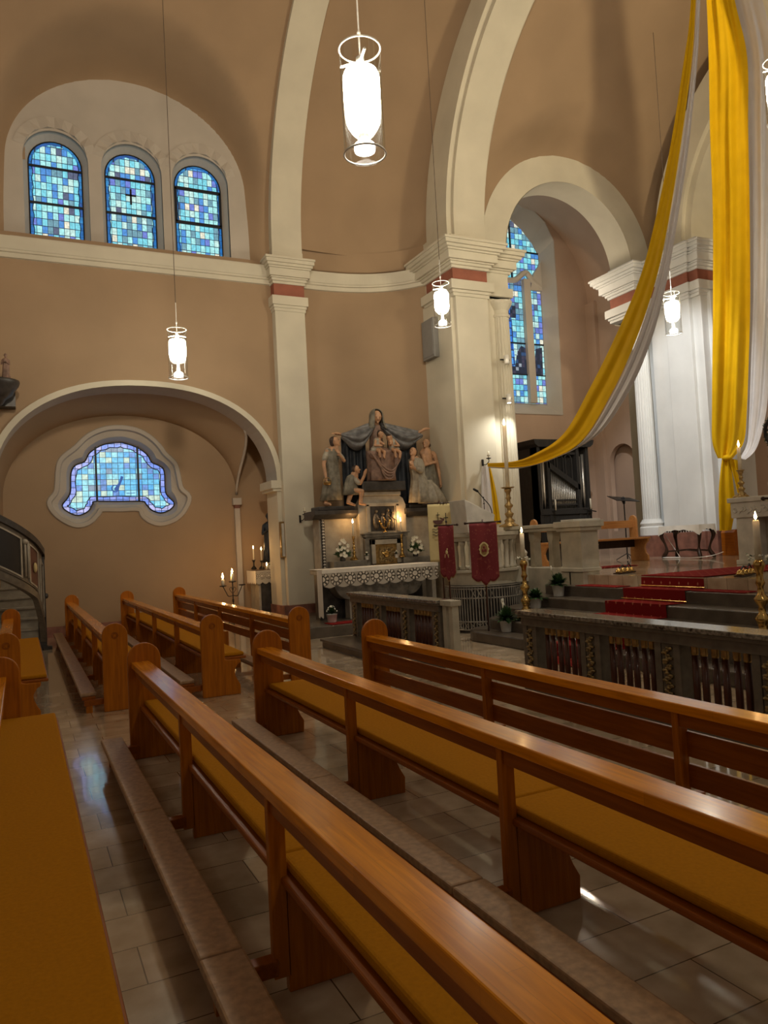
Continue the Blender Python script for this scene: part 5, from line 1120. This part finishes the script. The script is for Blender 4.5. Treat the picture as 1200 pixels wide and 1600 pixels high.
for z in (.06, .20, .76, .80, .60): rt_.tube([(r_*math.cos(a), r_*math.sin(a), z) for a in [math.radians(150+k*6) for k in range(28)]], .011, 5)
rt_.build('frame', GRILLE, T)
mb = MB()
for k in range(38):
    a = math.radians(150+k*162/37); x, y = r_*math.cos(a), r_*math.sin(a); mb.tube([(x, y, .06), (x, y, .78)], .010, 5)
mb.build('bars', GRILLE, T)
mb = MB()
for k in range(16):
    a = math.radians(152+k*10.4); a2 = a+math.radians(8); mb.tube([(r_*math.cos(a), r_*math.sin(a), .07), (r_*math.cos(a2), r_*math.sin(a2), .19)], .006, 4).tube([(r_*math.cos(a2), r_*math.sin(a2), .07), (r_*math.cos(a), r_*math.sin(a), .19)], .006, 4)
for a0 in (218, 236, 290):
    for k in range(2):
        a = math.radians(a0+k*9); a2 = a+math.radians(7); mb.tube([(r_*math.cos(a), r_*math.sin(a), .61), (r_*math.cos(a2), r_*math.sin(a2), .75)], .008, 4).tube([(r_*math.cos(a2), r_*math.sin(a2), .61), (r_*math.cos(a), r_*math.sin(a), .75)], .008, 4)
mb.build('lattice', GRILLE, T)
T = thing('stone_balustrade', 'cream stone balustrade on the choir edge, from the ambo to the square end pillar', 'balustrade', (8.23, 9.45, 1.0))
MB().box(-.16, .17, 0, 2.1, .68, .74).box(-.19, .20, -.03, 2.1, .74, .80).build('coping', CREAMST, T, bevel=.006)
MB().box(-.18, .18, 0, .50, 0, .70).box(-.22, .22, -.05, .55, .66, .72).box(-.25, .25, -.08, .58, .72, .82).box(-.2, .2, -.02, .52, 0, .06).build('end_pillar', CREAMST, T, bevel=.006)
def bal(y):
    mb = MB(); mb.add([(X_, y+p[0], p[1]) for X_ in (-.08, .08) for p in BP], [tuple(range(len(BP))), tuple(range(2*len(BP)-1, len(BP)-1, -1))]+[(i, (i+1) % len(BP), len(BP)+(i+1) % len(BP), len(BP)+i) for i in range(len(BP))])
    mb.build('baluster', CREAMST, T, bevel=.004)
BP = [(-.08, 0), (.08, 0), (.08, .04), (.06, .07), (.05, .5), (.065, .53), (.075, .58), (.08, .68), (-.08, .68), (-.075, .58), (-.065, .53), (-.05, .5), (-.06, .07), (-.08, .04)]
for y in (.90, 1.42, 1.95): bal(y)
S(MB().box(8.06, 8.40, 9.45, 9.80, 0, 1.06), 'wall_choir_front_end', CREAMST, bevel=.01)
stick('ornate tall brass Easter candlestick standing on the corner of the stone balustrade', (8.10, 11.42, 1.80), bar(.72, 1.35), DGOLD, 'easter_candlestick', 3, None, None, (.13, .70))
candle('very tall white Easter candle on the ornate brass stick', (8.10, 11.42, 2.52), 1.15, .036, True, 3, 2.0, 'easter_candle')
tag(MB().box(-.28, .28, -.16, .16, 0, .025).build('service_book', WSTONE, bevel=.004), 'white open papers lying on the balustrade pillar', 'papers').location = (8.30, 9.72, 1.825)
# ================================================================== pilaster and pier fittings
def bracket_candle(lab, loc):
    T = thing('wall_candle', lab, 'wall candle', loc)
    MB().box(-.02, .02, -.01, .02, -.12, .04).build('back_plate', IRON, T)
    MB().tube(catmull([(0, 0, -.06), (.02, -.08, -.08), (.06, -.14, -.02), (.06, -.14, .03)], 5, False), .009, 6).lathe([(.01, .0), (.05, .01), (.055, .025)], (.06, -.14, .03), 14).build('iron_arm', IRON, T, smooth=True)
    MB().lathe([(.016, 0), (.016, .15)], (.06, -.14, .045), 10).build('candle_body', WAX, T, smooth=True)
    MB().torus((.06, -.14, .11), .032, .004, 14, 5).build('ring', IRON, T)
    return T
bracket_candle('small black iron wall candle holder on the cream nave pillar', (5.48, 15.47, 2.28))
bracket_candle('black iron wall candle holder on the chancel pier where the drapes are tied', (8.93, 13.44, 3.25))
T = thing('wall_box', 'narrow vertical brass-edged box on the corner of the cream nave pillar', 'wall box', (5.10, 15.60, 1.42))
MB().box(-.05, .05, -.05, .04, 0, .78).build('box_body', DGOLD, T, bevel=.008); MB().box(-.025, .03, -.056, -.045, .03, .74).build('front_strip', WSTONE, T)
T = thing('wall_speaker', 'flat grey loudspeaker box high on the chancel pier behind the pendant lamp', 'loudspeaker', (8.34, 14.12, 5.65))
MB().box(-.05, .08, 0, .52, 0, .88).build('speaker_case', WHITEM, T, bevel=.01); MB().box(-.06, -.04, .04, .48, .05, .83).build('grille_cloth', WHITEM, T)
for z, nm in ((5.45, 'upper'), (4.60, 'lower')):
    T = thing('spotlight', '%s small white cylinder spotlight clamped on the column beside the chancel pier' % nm, 'spotlight', (9.62, 13.32, z))
    MB().lathe([(.055, 0), (.06, .01), (.06, .18), (.05, .19)], (0, 0, -.09), 16).build('housing', CHROME, T, smooth=True); MB().box(-.12, .12, .05, .08, .0, .03).build('clamp', IRON, T)
    if nm == 'lower': MB().lathe([(.001, 0), (.045, .001)], (0, 0, -.095), 14).build('lamp_face', LAMPR, T)
light('SPOT', 'column_fixture_light', (9.62, 13.00, 4.40), 60, (1, .98, .90), .03, (9.1, 13.5, 2.2), 125, .9)
# ================================================================== ORGAN
T = thing('pipe_organ', 'dark wooden pipe organ with a slanting row of metal pipes', 'organ', (12.04, 15.6, .95))
MB().box(0, 1.68, .25, 1.15, 0, 2.95).box(0, .10, .02, .3, 0, 2.95).build('case', ORGW, T, bevel=.008)
MB().prism([(-.14, 3.12), (-.10, 3.0), (0, 2.93), (1.70, 2.93), (1.80, 3.0), (1.84, 3.12)], 'y', -.08, 1.15).build('cornice', ORGW, T)
for x in (.0, .30, 1.28, 1.60): MB().box(x, x+.09, .0, .28, .0, 2.95).build('stile', ORGW, T, bevel=.006)
MB().box(0, 1.69, -.02, .28, 1.16, 1.32).box(.09, 1.6, .02, .26, 0, 1.16).build('lower_panel', ORGW, T, bevel=.01)
MB().box(.3, 1.35, -.45, .0, .82, .92).box(.30, .40, -.42, 0, 0, .82).box(1.26, 1.36, -.42, 0, 0, .82).build('console_table', ORGW, T, bevel=.01)
MB().prism([(.33, 2.40), (.33, 2.56), (1.36, 1.93), (1.36, 1.78)], 'y', .0, .22).build('sloping_rail', ORGW, T)
for x0, x1 in ((.30, 1.32),):
    MB().box(x0, x1, .06, .12, 1.52, 1.56).box(x0, x1, .06, .12, 1.40, 1.43).build('pipe_rail', ORGW, T)
n = 17
for k in range(n):
    x = .40+.91*k/(n-1); zt = 2.42-.60*k/(n-1)*.96
    MB().lathe([(.012, 1.32), (.023, 1.50), (.023, zt)], (x, .12, 0), 10).build('organ_pipe', TINM, T, smooth=True)
for xs, zt in (((.13, .22), 2.75), ((1.41, 1.53), 2.75)):
    for j, x in enumerate(xs):
        MB().lathe([(.014, 1.32), (.042, 1.62), (.042, zt-.06+.06*j)], (x, .08, 0), 14).build('organ_pipe', TINM, T, smooth=True)
fr_ = MB()
for k in range(3):
    x = .50+.28*k; zb = 2.50-.17*k
    for sx in (-.10, .10): fr_.box(x+sx-.018, x+sx+.018, .06, .12, zb-.1, 2.66)
    fr_.tube([(x+.10*math.cos(t), .09, 2.64+.10*math.sin(t)) for t in [PI*q/10 for q in range(11)]], .02, 6)
    for q in (-.04, .0, .04): fr_.box(x+q-.006, x+q+.006, .08, .10, zb-.1, 2.66)
fr_.box(.3, 1.36, .05, .14, 2.74, 2.80).build('arched_fretwork', ORGW, T)
for x, nm in ((12.42, 'left'), (13.58, 'right')):
    candle('slim white candle light at the %s of the organ console' % nm, (x, 15.46, 2.22), .28, .02, False, 0)
    MB().box(-.02, .02, -.02, .16, -.03, 0).build('bracket', ORGW, [o for o in bpy.data.objects if o.get('label', '').startswith('slim white candle light at the %s' % nm)][0])
# ================================================================== CHOIR FURNITURE
T = thing('choir_pew', 'light oak pew in the choir in front of the organ', 'pew', (9.35, 12.0, .95))
CP = [(0, 0), (.50, 0), (.50, .80)]+[(.39+.11*math.cos(t), .86+.13*math.sin(t)) for t in [PI*k/12 for k in range(13)]]+[(.28, .50), (-.02, .49), (-.02, .42), (.05, .36), (.09, .28), (.06, .18), (0, .12)]
for x in (0, 2.66): MB().prism(CP, 'x', x, x+.05).build('end_panel', WC, T, bevel=.008)
MB().prism(CP[:2]+[(.50, .42), (.0, .42), (.06, .3), (.04, .16)], 'x', 1.3, 1.34).build('seat_support', WC, T)
MB().box(.05, 2.66, .38, .42, .72, .88).build('back_rail', WC, T, bevel=.006)
MB().box(-.02, 2.74, -.04, .36, .47, .51).build('seat_board', WC, T, bevel=.008)
MB().box(.02, 2.66, .36, .385, .30, .50).build('back_board', DARKW, T)
T = thing('music_stand', 'black music stand with a wide tilted desk behind the choir pew', 'music stand', (12.25, 12.85, .95))
MB().tube([(0, 0, .02), (0, 0, 1.30)], .014, 8).build('stem', BLACK, T)
MB().add([(-.32, -.12, 1.34), (.30, -.18, 1.30), (.36, .18, 1.40), (-.26, .24, 1.46)], [(0, 1, 2, 3)]).build('desk', BLACK, T, solid=.015)
MB().cap((0, 0, 1.28), (0, .02, 1.38), .03, .05, 8).build('tilt_head', BLACK, T)
for k in range(3):
    a = 2*PI*k/3; MB().tube([(0, 0, .15), (.25*math.cos(a), .25*math.sin(a), .012)], .009, 5).build('foot', BLACK, T)
T = thing('microphone_stand', 'thin black stand with a short cross arm right of the organ', 'stand', (12.62, 14.5, .95))
MB().tube([(0, 0, .01), (0, 0, 1.20)], .012, 6).build('stem', BLACK, T); MB().tube([(-.12, 0, 1.24), (.28, 0, 1.17)], .014, 6).build('cross_arm', BLACK, T); MB().lathe([(.12, 0), (.12, .02), (.02, .03)], (0, 0, 0), 16).build('foot_disc', BLACK, T)
T = thing('console_table', 'dark carved table with curved legs under a white cloth by the apse pier', 'table', (13.02, 11.84, .95))
MB().box(-.22, .22, -.52, .52, .66, .70).build('table_top', DARKW, T, bevel=.006)
mb = MB().box(-.20, .20, -.50, .50, .60, .66)
for k in range(13): mb.ell((-.205, -.42+.07*k, .595), (.012, .03, .022+.02*math.sin(k*PI/12)), 8, 6)
mb.build('carved_apron', DARKW, T, bevel=.0)
for sx in (-1, 1):
    for sy in (-1, 1):
        MB().tube(catmull([(sx*.18, sy*.46, .64), (sx*.21, sy*.52, .50), (sx*.17, sy*.46, .30), (sx*.16, sy*.44, .16), (sx*.20, sy*.50, .04), (sx*.21, sy*.52, .0)], 4, False), [.034+.012*math.sin(q*.55) for q in range(21)], 8).build('leg', DARKW, T, smooth=True)
MB().tube([(-.16, -.44, .15), (-.05, 0, .18), (-.16, .44, .15)], .018, 6).tube([(.16, -.44, .15), (.05, 0, .18), (.16, .44, .15)], .018, 6).build('stretcher', DARKW, T)
def tcl(u, v_):
    x = -.25+.5*u; y = -.56+1.12*v_; e = max(abs(u-.5)*2, abs(v_-.5)*2)
    return (x, y, .705)
T = thing('table_cloth', 'white cloth draped over the dark carved table by the apse pier', 'cloth', (13.02, 11.84, .95))
def skirt(u, v_):
    P_ = [(-.24, -.55), (-.24, .55), (.24, .55), (.24, -.55)]; q = u*4; i = int(min(q, 3.999)); f = q-i; a, b = P_[i], P_[(i+1) % 4]
    x = a[0]+(b[0]-a[0])*f; y = a[1]+(b[1]-a[1])*f; d = (.10+.12*abs(2*f-1)**3+.01*math.sin(f*30))*v_; s_ = 1+.06*v_
    return (x*s_, y*(1+.03*v_), .71-d)
MB().box(-.24, .24, -.55, .55, .703, .712).build('cloth_top', SHEET, T); MB().grid(skirt, 96, 4).build('cloth_fall', SHEET, T, solid=.004)
tag(MB().tube(catmull([(0, 0, .02), (-.2, .3, .02), (-.25, -.2, .02), (-.3, -.6, .02), (-.1, -.9, .05), (.1, -1.05, .12)], 8, False), .008, 5).tube([(0, 0, .02), (-.05, .35, .55)], .007, 5).build('white_cable', CHROME), 'thin white cable lying on the choir floor under the carved table', 'cable').location = (12.95, 12.0, .95)
T = thing('wooden_chest', 'plain brown wooden chest against the apse pier under the yellow drape', 'chest', (13.85, 11.32, .95))
MB().box(0, .46, 0, .34, 0, .50).build('chest_body', WS, T, bevel=.01); MB().prism([(0, .50), (.46, .50), (.40, .56), (.06, .56)], 'y', 0, .34).build('lid', WS, T)
# high altar
T = thing('high_altar', 'white stone high altar with a carved frieze at the right edge', 'altar', (10.8, 7.53, .95))
MB().box(-.03, .9, -1.37, 1.37, 1.04, 1.12).build('mensa_slab', WSTONE, T, bevel=.01)
f_ = MB().box(.0, .86, -1.33, 1.33, .78, 1.04).build('frieze', WSTONE, T, bevel=.01)
mb = MB()
for k in range(44): mb.torus((-.005, -1.25+.058*k, .91+.03*math.sin(k*1.9)), .035, .010, 10, 5, 'x', random.random()*3, random.random()*3+3.5)
mb.build('frieze_carving', WSTONE, f_, smooth=True)
for y in (-1.28, .92): MB().box(.03, .75, y, y+.34, 0, .78).box(.0, .8, y-.03, y+.37, 0, .08).build('altar_leg', WSTONE, T, bevel=.01)
MB().box(.3, .7, -.94, .92, 0, .78).build('rear_block', RETM, T)
mb = MB()
for k in range(14): mb.cap((.29, -.85+.13*k, .05), (.29, -.85+.13*k, .75), .03, .03, 8)
mb.build('fluted_front', RETM, T, smooth=True)
stick('brass candlestick on the left corner of the high altar', (10.98, 8.76, 2.07), bar(.46, .95), DGOLD, 'candlestick', 3, None, None, (.07, .44))
candle('lit white candle on the left corner of the high altar', (10.98, 8.76, 2.53), .40, .03, True, 3, 1.8)
candle('small dark red-brown candle stub on the high altar near the right edge', (11.0, 8.25, 2.07), .22, .02, False, 0)
# altar bells on the choir edge
def bells(lab, loc):
    T = thing('altar_bells', lab, 'altar bells', loc, .3)
    MB().box(-.26, .26, -.05, .05, 0, .02).build('base_board', DARKW, T)
    for x, a in ((-.18, 0), (-.06, 1), (.08, 2), (.2, 3)):
        MB().lathe([(.052, 0), (.05, .02), (.036, .05), (.012, .07)], (x, 0, .02), 14).build('bell', GOLD, T, smooth=True)
    MB().tube([(-.15, 0, .09), (-.06, 0, .13), (.03, 0, .09)], .01, 6).tube([(.06, 0, .09), (.13, 0, .15), (.2, 0, .09)], .01, 6).build('handle', IRON, T)
bells('brass altar bells on the choir edge below the light oak pew', (8.55, 9.05, .955)); bells('brass altar bells on the choir edge below the high altar', (8.55, 6.85, .955))
# ================================================================== CARPETS
pts = [(10.7, .957)]+[(8.155, .962)]
for k in range(1, 6): pts += [(8.142-.35*(k-1), .95-.158*k+.006), (8.137-.35*k, .95-.158*k+.012)]
pts += [(8.142-1.75, .012), (6.0, .010)]
tag(MB().loft([[(x, 7.18, z) for x, z in pts], [(x, 8.30, z) for x, z in pts]], closed=False).build('stair_carpet', CARP, solid=.008), 'red patterned carpet running up the choir steps towards the high altar', 'carpet')
tag(MB().box(-.14, .14, -.45, .45, 0, .010).build('step_carpet', CARP), 'red patterned carpet strip on the upper step, below the stone pillar', 'carpet', 'short carpet strips on the upper step').location = (7.98, 8.95, .795)
tag(MB().box(-.14, .14, -.40, .40, 0, .010).build('step_carpet', CARP), 'red patterned carpet strip on the upper step, near the right edge brass candlestick', 'carpet', 'short carpet strips on the upper step').location = (7.98, 6.72, .795)
tag(MB().box(-.9, .9, -.25, .25, 0, .010).build('pew_carpet', CARP), 'red patterned carpet on the choir floor in front of the light oak pew', 'carpet').location = (9.5, 10.9, .953)
mb = MB()
for k in range(1, 3):
    tag(MB().tube([(0, 7.15, 0), (0, 8.33, 0)], .008, 6).build('carpet_rod', GOLD), 'thin brass carpet rod at the foot of the %s carpeted step' % ('upper' if k == 1 else 'second'), 'carpet rod').location = (8.125-.35*(k-1), 0, .95-.158*k+.025)
# ================================================================== DRAPES
SY_L = [(8.93, 13.26, 3.19), (8.93, 12.39, 3.12), (8.93, 11.71, 3.17), (8.93, 10.77, 3.43), (8.93, 9.99, 4.12), (8.93, 9.31, 4.83), (8.93, 8.73, 5.55), (8.93, 8.37, 6.23), (8.93, 7.96, 7.24), (8.93, 7.59, 8.39), (8.93, 7.38, 9.2), (8.93, 7.0, 11.6), (8.93, 6.8, 13.2)]
SY_R = [(8.93, 13.27, 3.12), (8.93, 12.3, 2.99), (8.93, 11.38, 2.99), (8.93, 10.31, 3.22), (8.93, 9.46, 3.94), (8.93, 8.86, 4.66), (8.93, 8.39, 5.43), (8.93, 8.1, 6.12), (8.93, 7.77, 7.14), (8.93, 7.45, 8.3), (8.93, 7.3, 9.15), (8.93, 6.95, 11.6), (8.93, 6.75, 13.2)]
SW_R = [(8.93, 13.27, 3.09), (8.93, 12.15, 2.96), (8.93, 10.99, 3.04), (8.93, 9.86, 3.30), (8.93, 9.06, 3.92), (8.93, 8.54, 4.62), (8.93, 8.19, 5.36), (8.93, 7.95, 6.06), (8.93, 7.64, 7.07), (8.93, 7.37, 8.25), (8.93, 7.24, 9.11), (8.93, 6.90, 11.6), (8.93, 6.7, 13.2)]
def ribbon(name, A, B, mat, lab, amp=.05, nf=2.5, m=6, dx=0):
    a, b = catmull(A, m, False), catmull(B, m, False); nu = 24; mb = MB(); n = len(a)
    def fn(u, v_):
        i = min(int(round(v_*(n-1))), n-1); p, q = Vector(a[i]), Vector(b[i]); c = p.lerp(q, u)
        wdt = (q-p).length; d = Vector((-.75, -.5, 0)); s_ = math.sin(PI*u)
        return tuple(c+d*(amp*math.sin(u*nf*2*PI+v_*4)+amp*.5*math.sin(u*nf*4.6*PI-v_*7))*s_**.5*min(1, wdt*3)+Vector((dx, 0, 0)))
    mb.grid(fn, nu, n-1)
    return tag(mb.build(name, mat, smooth=True), lab, 'drape')
ribbon('yellow_drape', SY_L, SY_R, YEL, 'long yellow cloth swag sweeping from the chancel pier up to the vault', .04, 1.0)
ribbon('white_drape', SY_R, SW_R, WHC, 'long white cloth swag sweeping beside the yellow one from the chancel pier', .04, 1.5, dx=.02)
YD_L = [(13.58, 11.37, 3.06), (13.47, 11.39, 3.43), (13.41, 11.29, 4.1), (13.27, 11.07, 5.15), (13.06, 10.78, 6.27), (12.58, 10.24, 7.86), (12.0, 9.7, 9.15), (11.51, 9.23, 10.0), (10.96, 8.74, 10.71), (9.97, 7.92, 11.53)]
YD_R = [(13.83, 11.2, 3.04), (14.08, 11.09, 3.39), (14.08, 10.96, 4.06), (13.97, 10.74, 5.11), (13.75, 10.44, 6.23), (13.24, 9.92, 7.82), (12.65, 9.38, 9.11), (12.09, 8.88, 10.04), (11.4, 8.53, 10.68), (10.15, 7.83, 11.52)]
WD_L = [(14.10, 11.24, 3.05), (14.26, 11.17, 3.4), (14.23, 11.06, 4.08), (14.1, 10.84, 5.14), (13.88, 10.54, 6.27), (13.37, 10.02, 7.89), (12.78, 9.48, 9.19), (12.22, 8.98, 10.13), (11.53, 8.63, 10.78), (10.29, 7.93, 11.65)]
WD_R = [(13.59, 10.7, 2.95), (13.8, 10.58, 3.18), (13.92, 10.41, 3.82), (13.87, 10.2, 4.71), (13.63, 9.84, 6.03), (13.15, 9.31, 7.55), (12.57, 8.77, 8.77), (11.96, 8.29, 9.64), (11.29, 7.94, 10.24), (9.81, 7.36, 11.01)]
Y2 = ribbon('yellow_drape', YD_L, YD_R, YEL, 'wide yellow cloth drape hanging knotted in front of the apse pier', .09, 1.6)
W2 = ribbon('white_drape', WD_L, WD_R, WHC, 'wide white cloth drape curving behind the high altar candle at the right edge', .07, 1.8)
def tail(A, B, mat, par, amp=.03):
    a, b = catmull(A, 6, False), catmull(B, 6, False); n = len(a)
    mb = MB().grid(lambda u, v_: tuple(Vector(a[int(round(v_*(n-1)))]).lerp(Vector(b[int(round(v_*(n-1)))]), u)+Vector((-.8, -.5, 0))*amp*math.sin(u*11)), 20, n-1)
    o = mb.build('drape_tail', mat, par, smooth=True); return o
tail([(13.66, 11.33, 3.06), (13.60, 11.40, 2.5), (13.56, 11.42, 2.0), (13.56, 11.44, 1.50)], [(13.80, 11.24, 3.06), (13.86, 11.26, 2.5), (13.88, 11.27, 2.0), (13.80, 11.34, 1.50)], YEL, Y2)
tail([(13.76, 11.26, 3.06), (13.88, 11.24, 2.6), (13.95, 11.24, 2.3)], [(13.93, 11.16, 3.0), (14.00, 11.18, 2.6), (14.10, 11.18, 2.05)], YEL, Y2)
MB().ell((13.74, 11.26, 3.06), (.11, .10, .07), 14, 8).build('knot', YEL, Y2, smooth=True)
W1 = [o for o in bpy.data.objects if o.name == 'white_drape'][0]; Y1 = [o for o in bpy.data.objects if o.name == 'yellow_drape'][0]
tail([(8.86, 13.38, 3.14), (8.82, 13.40, 2.6), (8.80, 13.40, 1.9)], [(8.98, 13.34, 3.14), (9.04, 13.36, 2.6), (9.06, 13.36, 1.9)], WHC, W1, .02)
tail([(9.02, 13.36, 3.12), (9.06, 13.38, 2.6), (9.08, 13.38, 1.9)], [(9.04, 13.34, 3.12), (9.16, 13.36, 2.6), (9.24, 13.36, 1.9)], YEL, Y1, .02)
# ================================================================== PULPIT STAIR
PC = (-1.0, 15.3); PRr = 1.35
T = thing('pulpit_stair', 'dark curved pulpit stair with painted panels at the left edge', 'stair', (PC[0], PC[1], 0))
def ztop(a): return 1.92+(-17-a)*.0128 if a < -17 else 1.92-(a+17)*.012
A0, A1_ = -110, 2
def wallp(r, z0f, z1f, name, mat, par, a0=A0, a1=A1_, th=.05, n=60):
    mb = MB(); R_ = []
    for k in range(n+1):
        d = a0+(a1-a0)*k/n; a = math.radians(d); c, s_ = math.cos(a), math.sin(a); z0, z1 = z0f(d), z1f(d)
        R_.append([(r*c, r*s_, z0), (r*c, r*s_, z1), ((r-th)*c, (r-th)*s_, z1), ((r-th)*c, (r-th)*s_, z0)])
    mb.loft(R_, True, True); return mb.build(name, mat, par)
zb = lambda d: (1.37-(d+60)*.0115 if d < -25 else max(.0, .97-(d+25)*.036)) if d < 2 else 0
zt = lambda d: 2.43-(d+58.4)*.0118 if d < -12 else 1.88-(d+12)**2*.0006
wallp(PRr, lambda d: zb(d)+.10, lambda d: zt(d)-.10, 'parapet', GREYW, T)
wallp(PRr+.03, zb, lambda d: zb(d)+.12, 'lower_moulding', GREYW, T, th=.10)
wallp(PRr+.015, lambda d: zb(d)+.16, lambda d: zb(d)+.20, 'lower_moulding', GREYW, T, th=.06)
wallp(PRr+.05, lambda d: zt(d)-.11, lambda d: zt(d), 'handrail', DSTN, T, th=.14)
def panel(a0, a1, f0, f1, name, mat, fm=None):
    g0 = lambda d: zb(d)+.12+(zt(d)-.1-zb(d)-.12)*f0; g1 = lambda d: zb(d)+.12+(zt(d)-.1-zb(d)-.12)*f1
    p = wallp(PRr+.012, g0, g1, name, mat, T, a0, a1, .02, 16)
    for ga, gb in ((lambda d: g0(d)-.03, g0), (g1, lambda d: g1(d)+.03)): wallp(PRr+.025, ga, gb, 'panel_frame', RETM, p, a0-1.2, a1+1.2, .03, 16)
    for d0 in (a0-1.2, a1): wallp(PRr+.025, g0, g1, 'panel_frame', RETM, p, d0, d0+1.2, .03, 3)
    return p
panel(-82, -43, .12, .86, 'black_panel', PANELD)
pp = panel(-33, -22, .12, .86, 'painted_panel', REDP)
a = math.radians(-27.5); MB().ell(((PRr+.03)*math.cos(a), (PRr+.03)*math.sin(a), 1.52), (.035, .05, .09), 10, 8).build('painted_medallion', BANC, pp, smooth=True)
panel(-15, -8, .15, .82, 'black_panel', PANELD)
for d in (-39, -36): 
    a = math.radians(d); MB().tube([((PRr+.03)*math.cos(a), (PRr+.03)*math.sin(a), zb(d)+.25), ((PRr+.03)*math.cos(a), (PRr+.03)*math.sin(a), zt(d)-.18)], .018, 8).build('half_column', RETM, T, smooth=True)
a = math.radians(-39); MB().ell(((PRr+.03)*math.cos(a), (PRr+.03)*math.sin(a), zt(-39)-.22), .05, 10, 8).build('rosette', RETM, T, smooth=True)
a = math.radians(2); MB().box(PRr-.10, PRr+.04, -.05, .10, 0, 1.82).build('newel_post', DSTN, T, bevel=.01)
MB().ell((PRr+.05, .0, .98), (.04, .04, .05), 10, 8).build('newel_knob', DSTN, T, smooth=True)
MB().box(PRr-.02, PRr+.12, -.12, .10, .0, .06).build('newel_foot', DSTN, T)
for k in range(9):
    MB().box(.30, 1.28, .02+.24*k, .02+.24*(k+1)+.02, max(0, .2*k-.2), .19*(k+1)).box(.30, 1.28, -.01+.24*k, .02+.24*k, .19*(k+1)-.04, .19*(k+1)).build('stair_tread', RETM, T, bevel=.008)
# rear part of the stair (the flight seen under the handrail, against the wall)
for i, o in enumerate([q for q in bpy.data.objects if q.name.startswith('tmp')]): bpy.data.objects.remove(o)
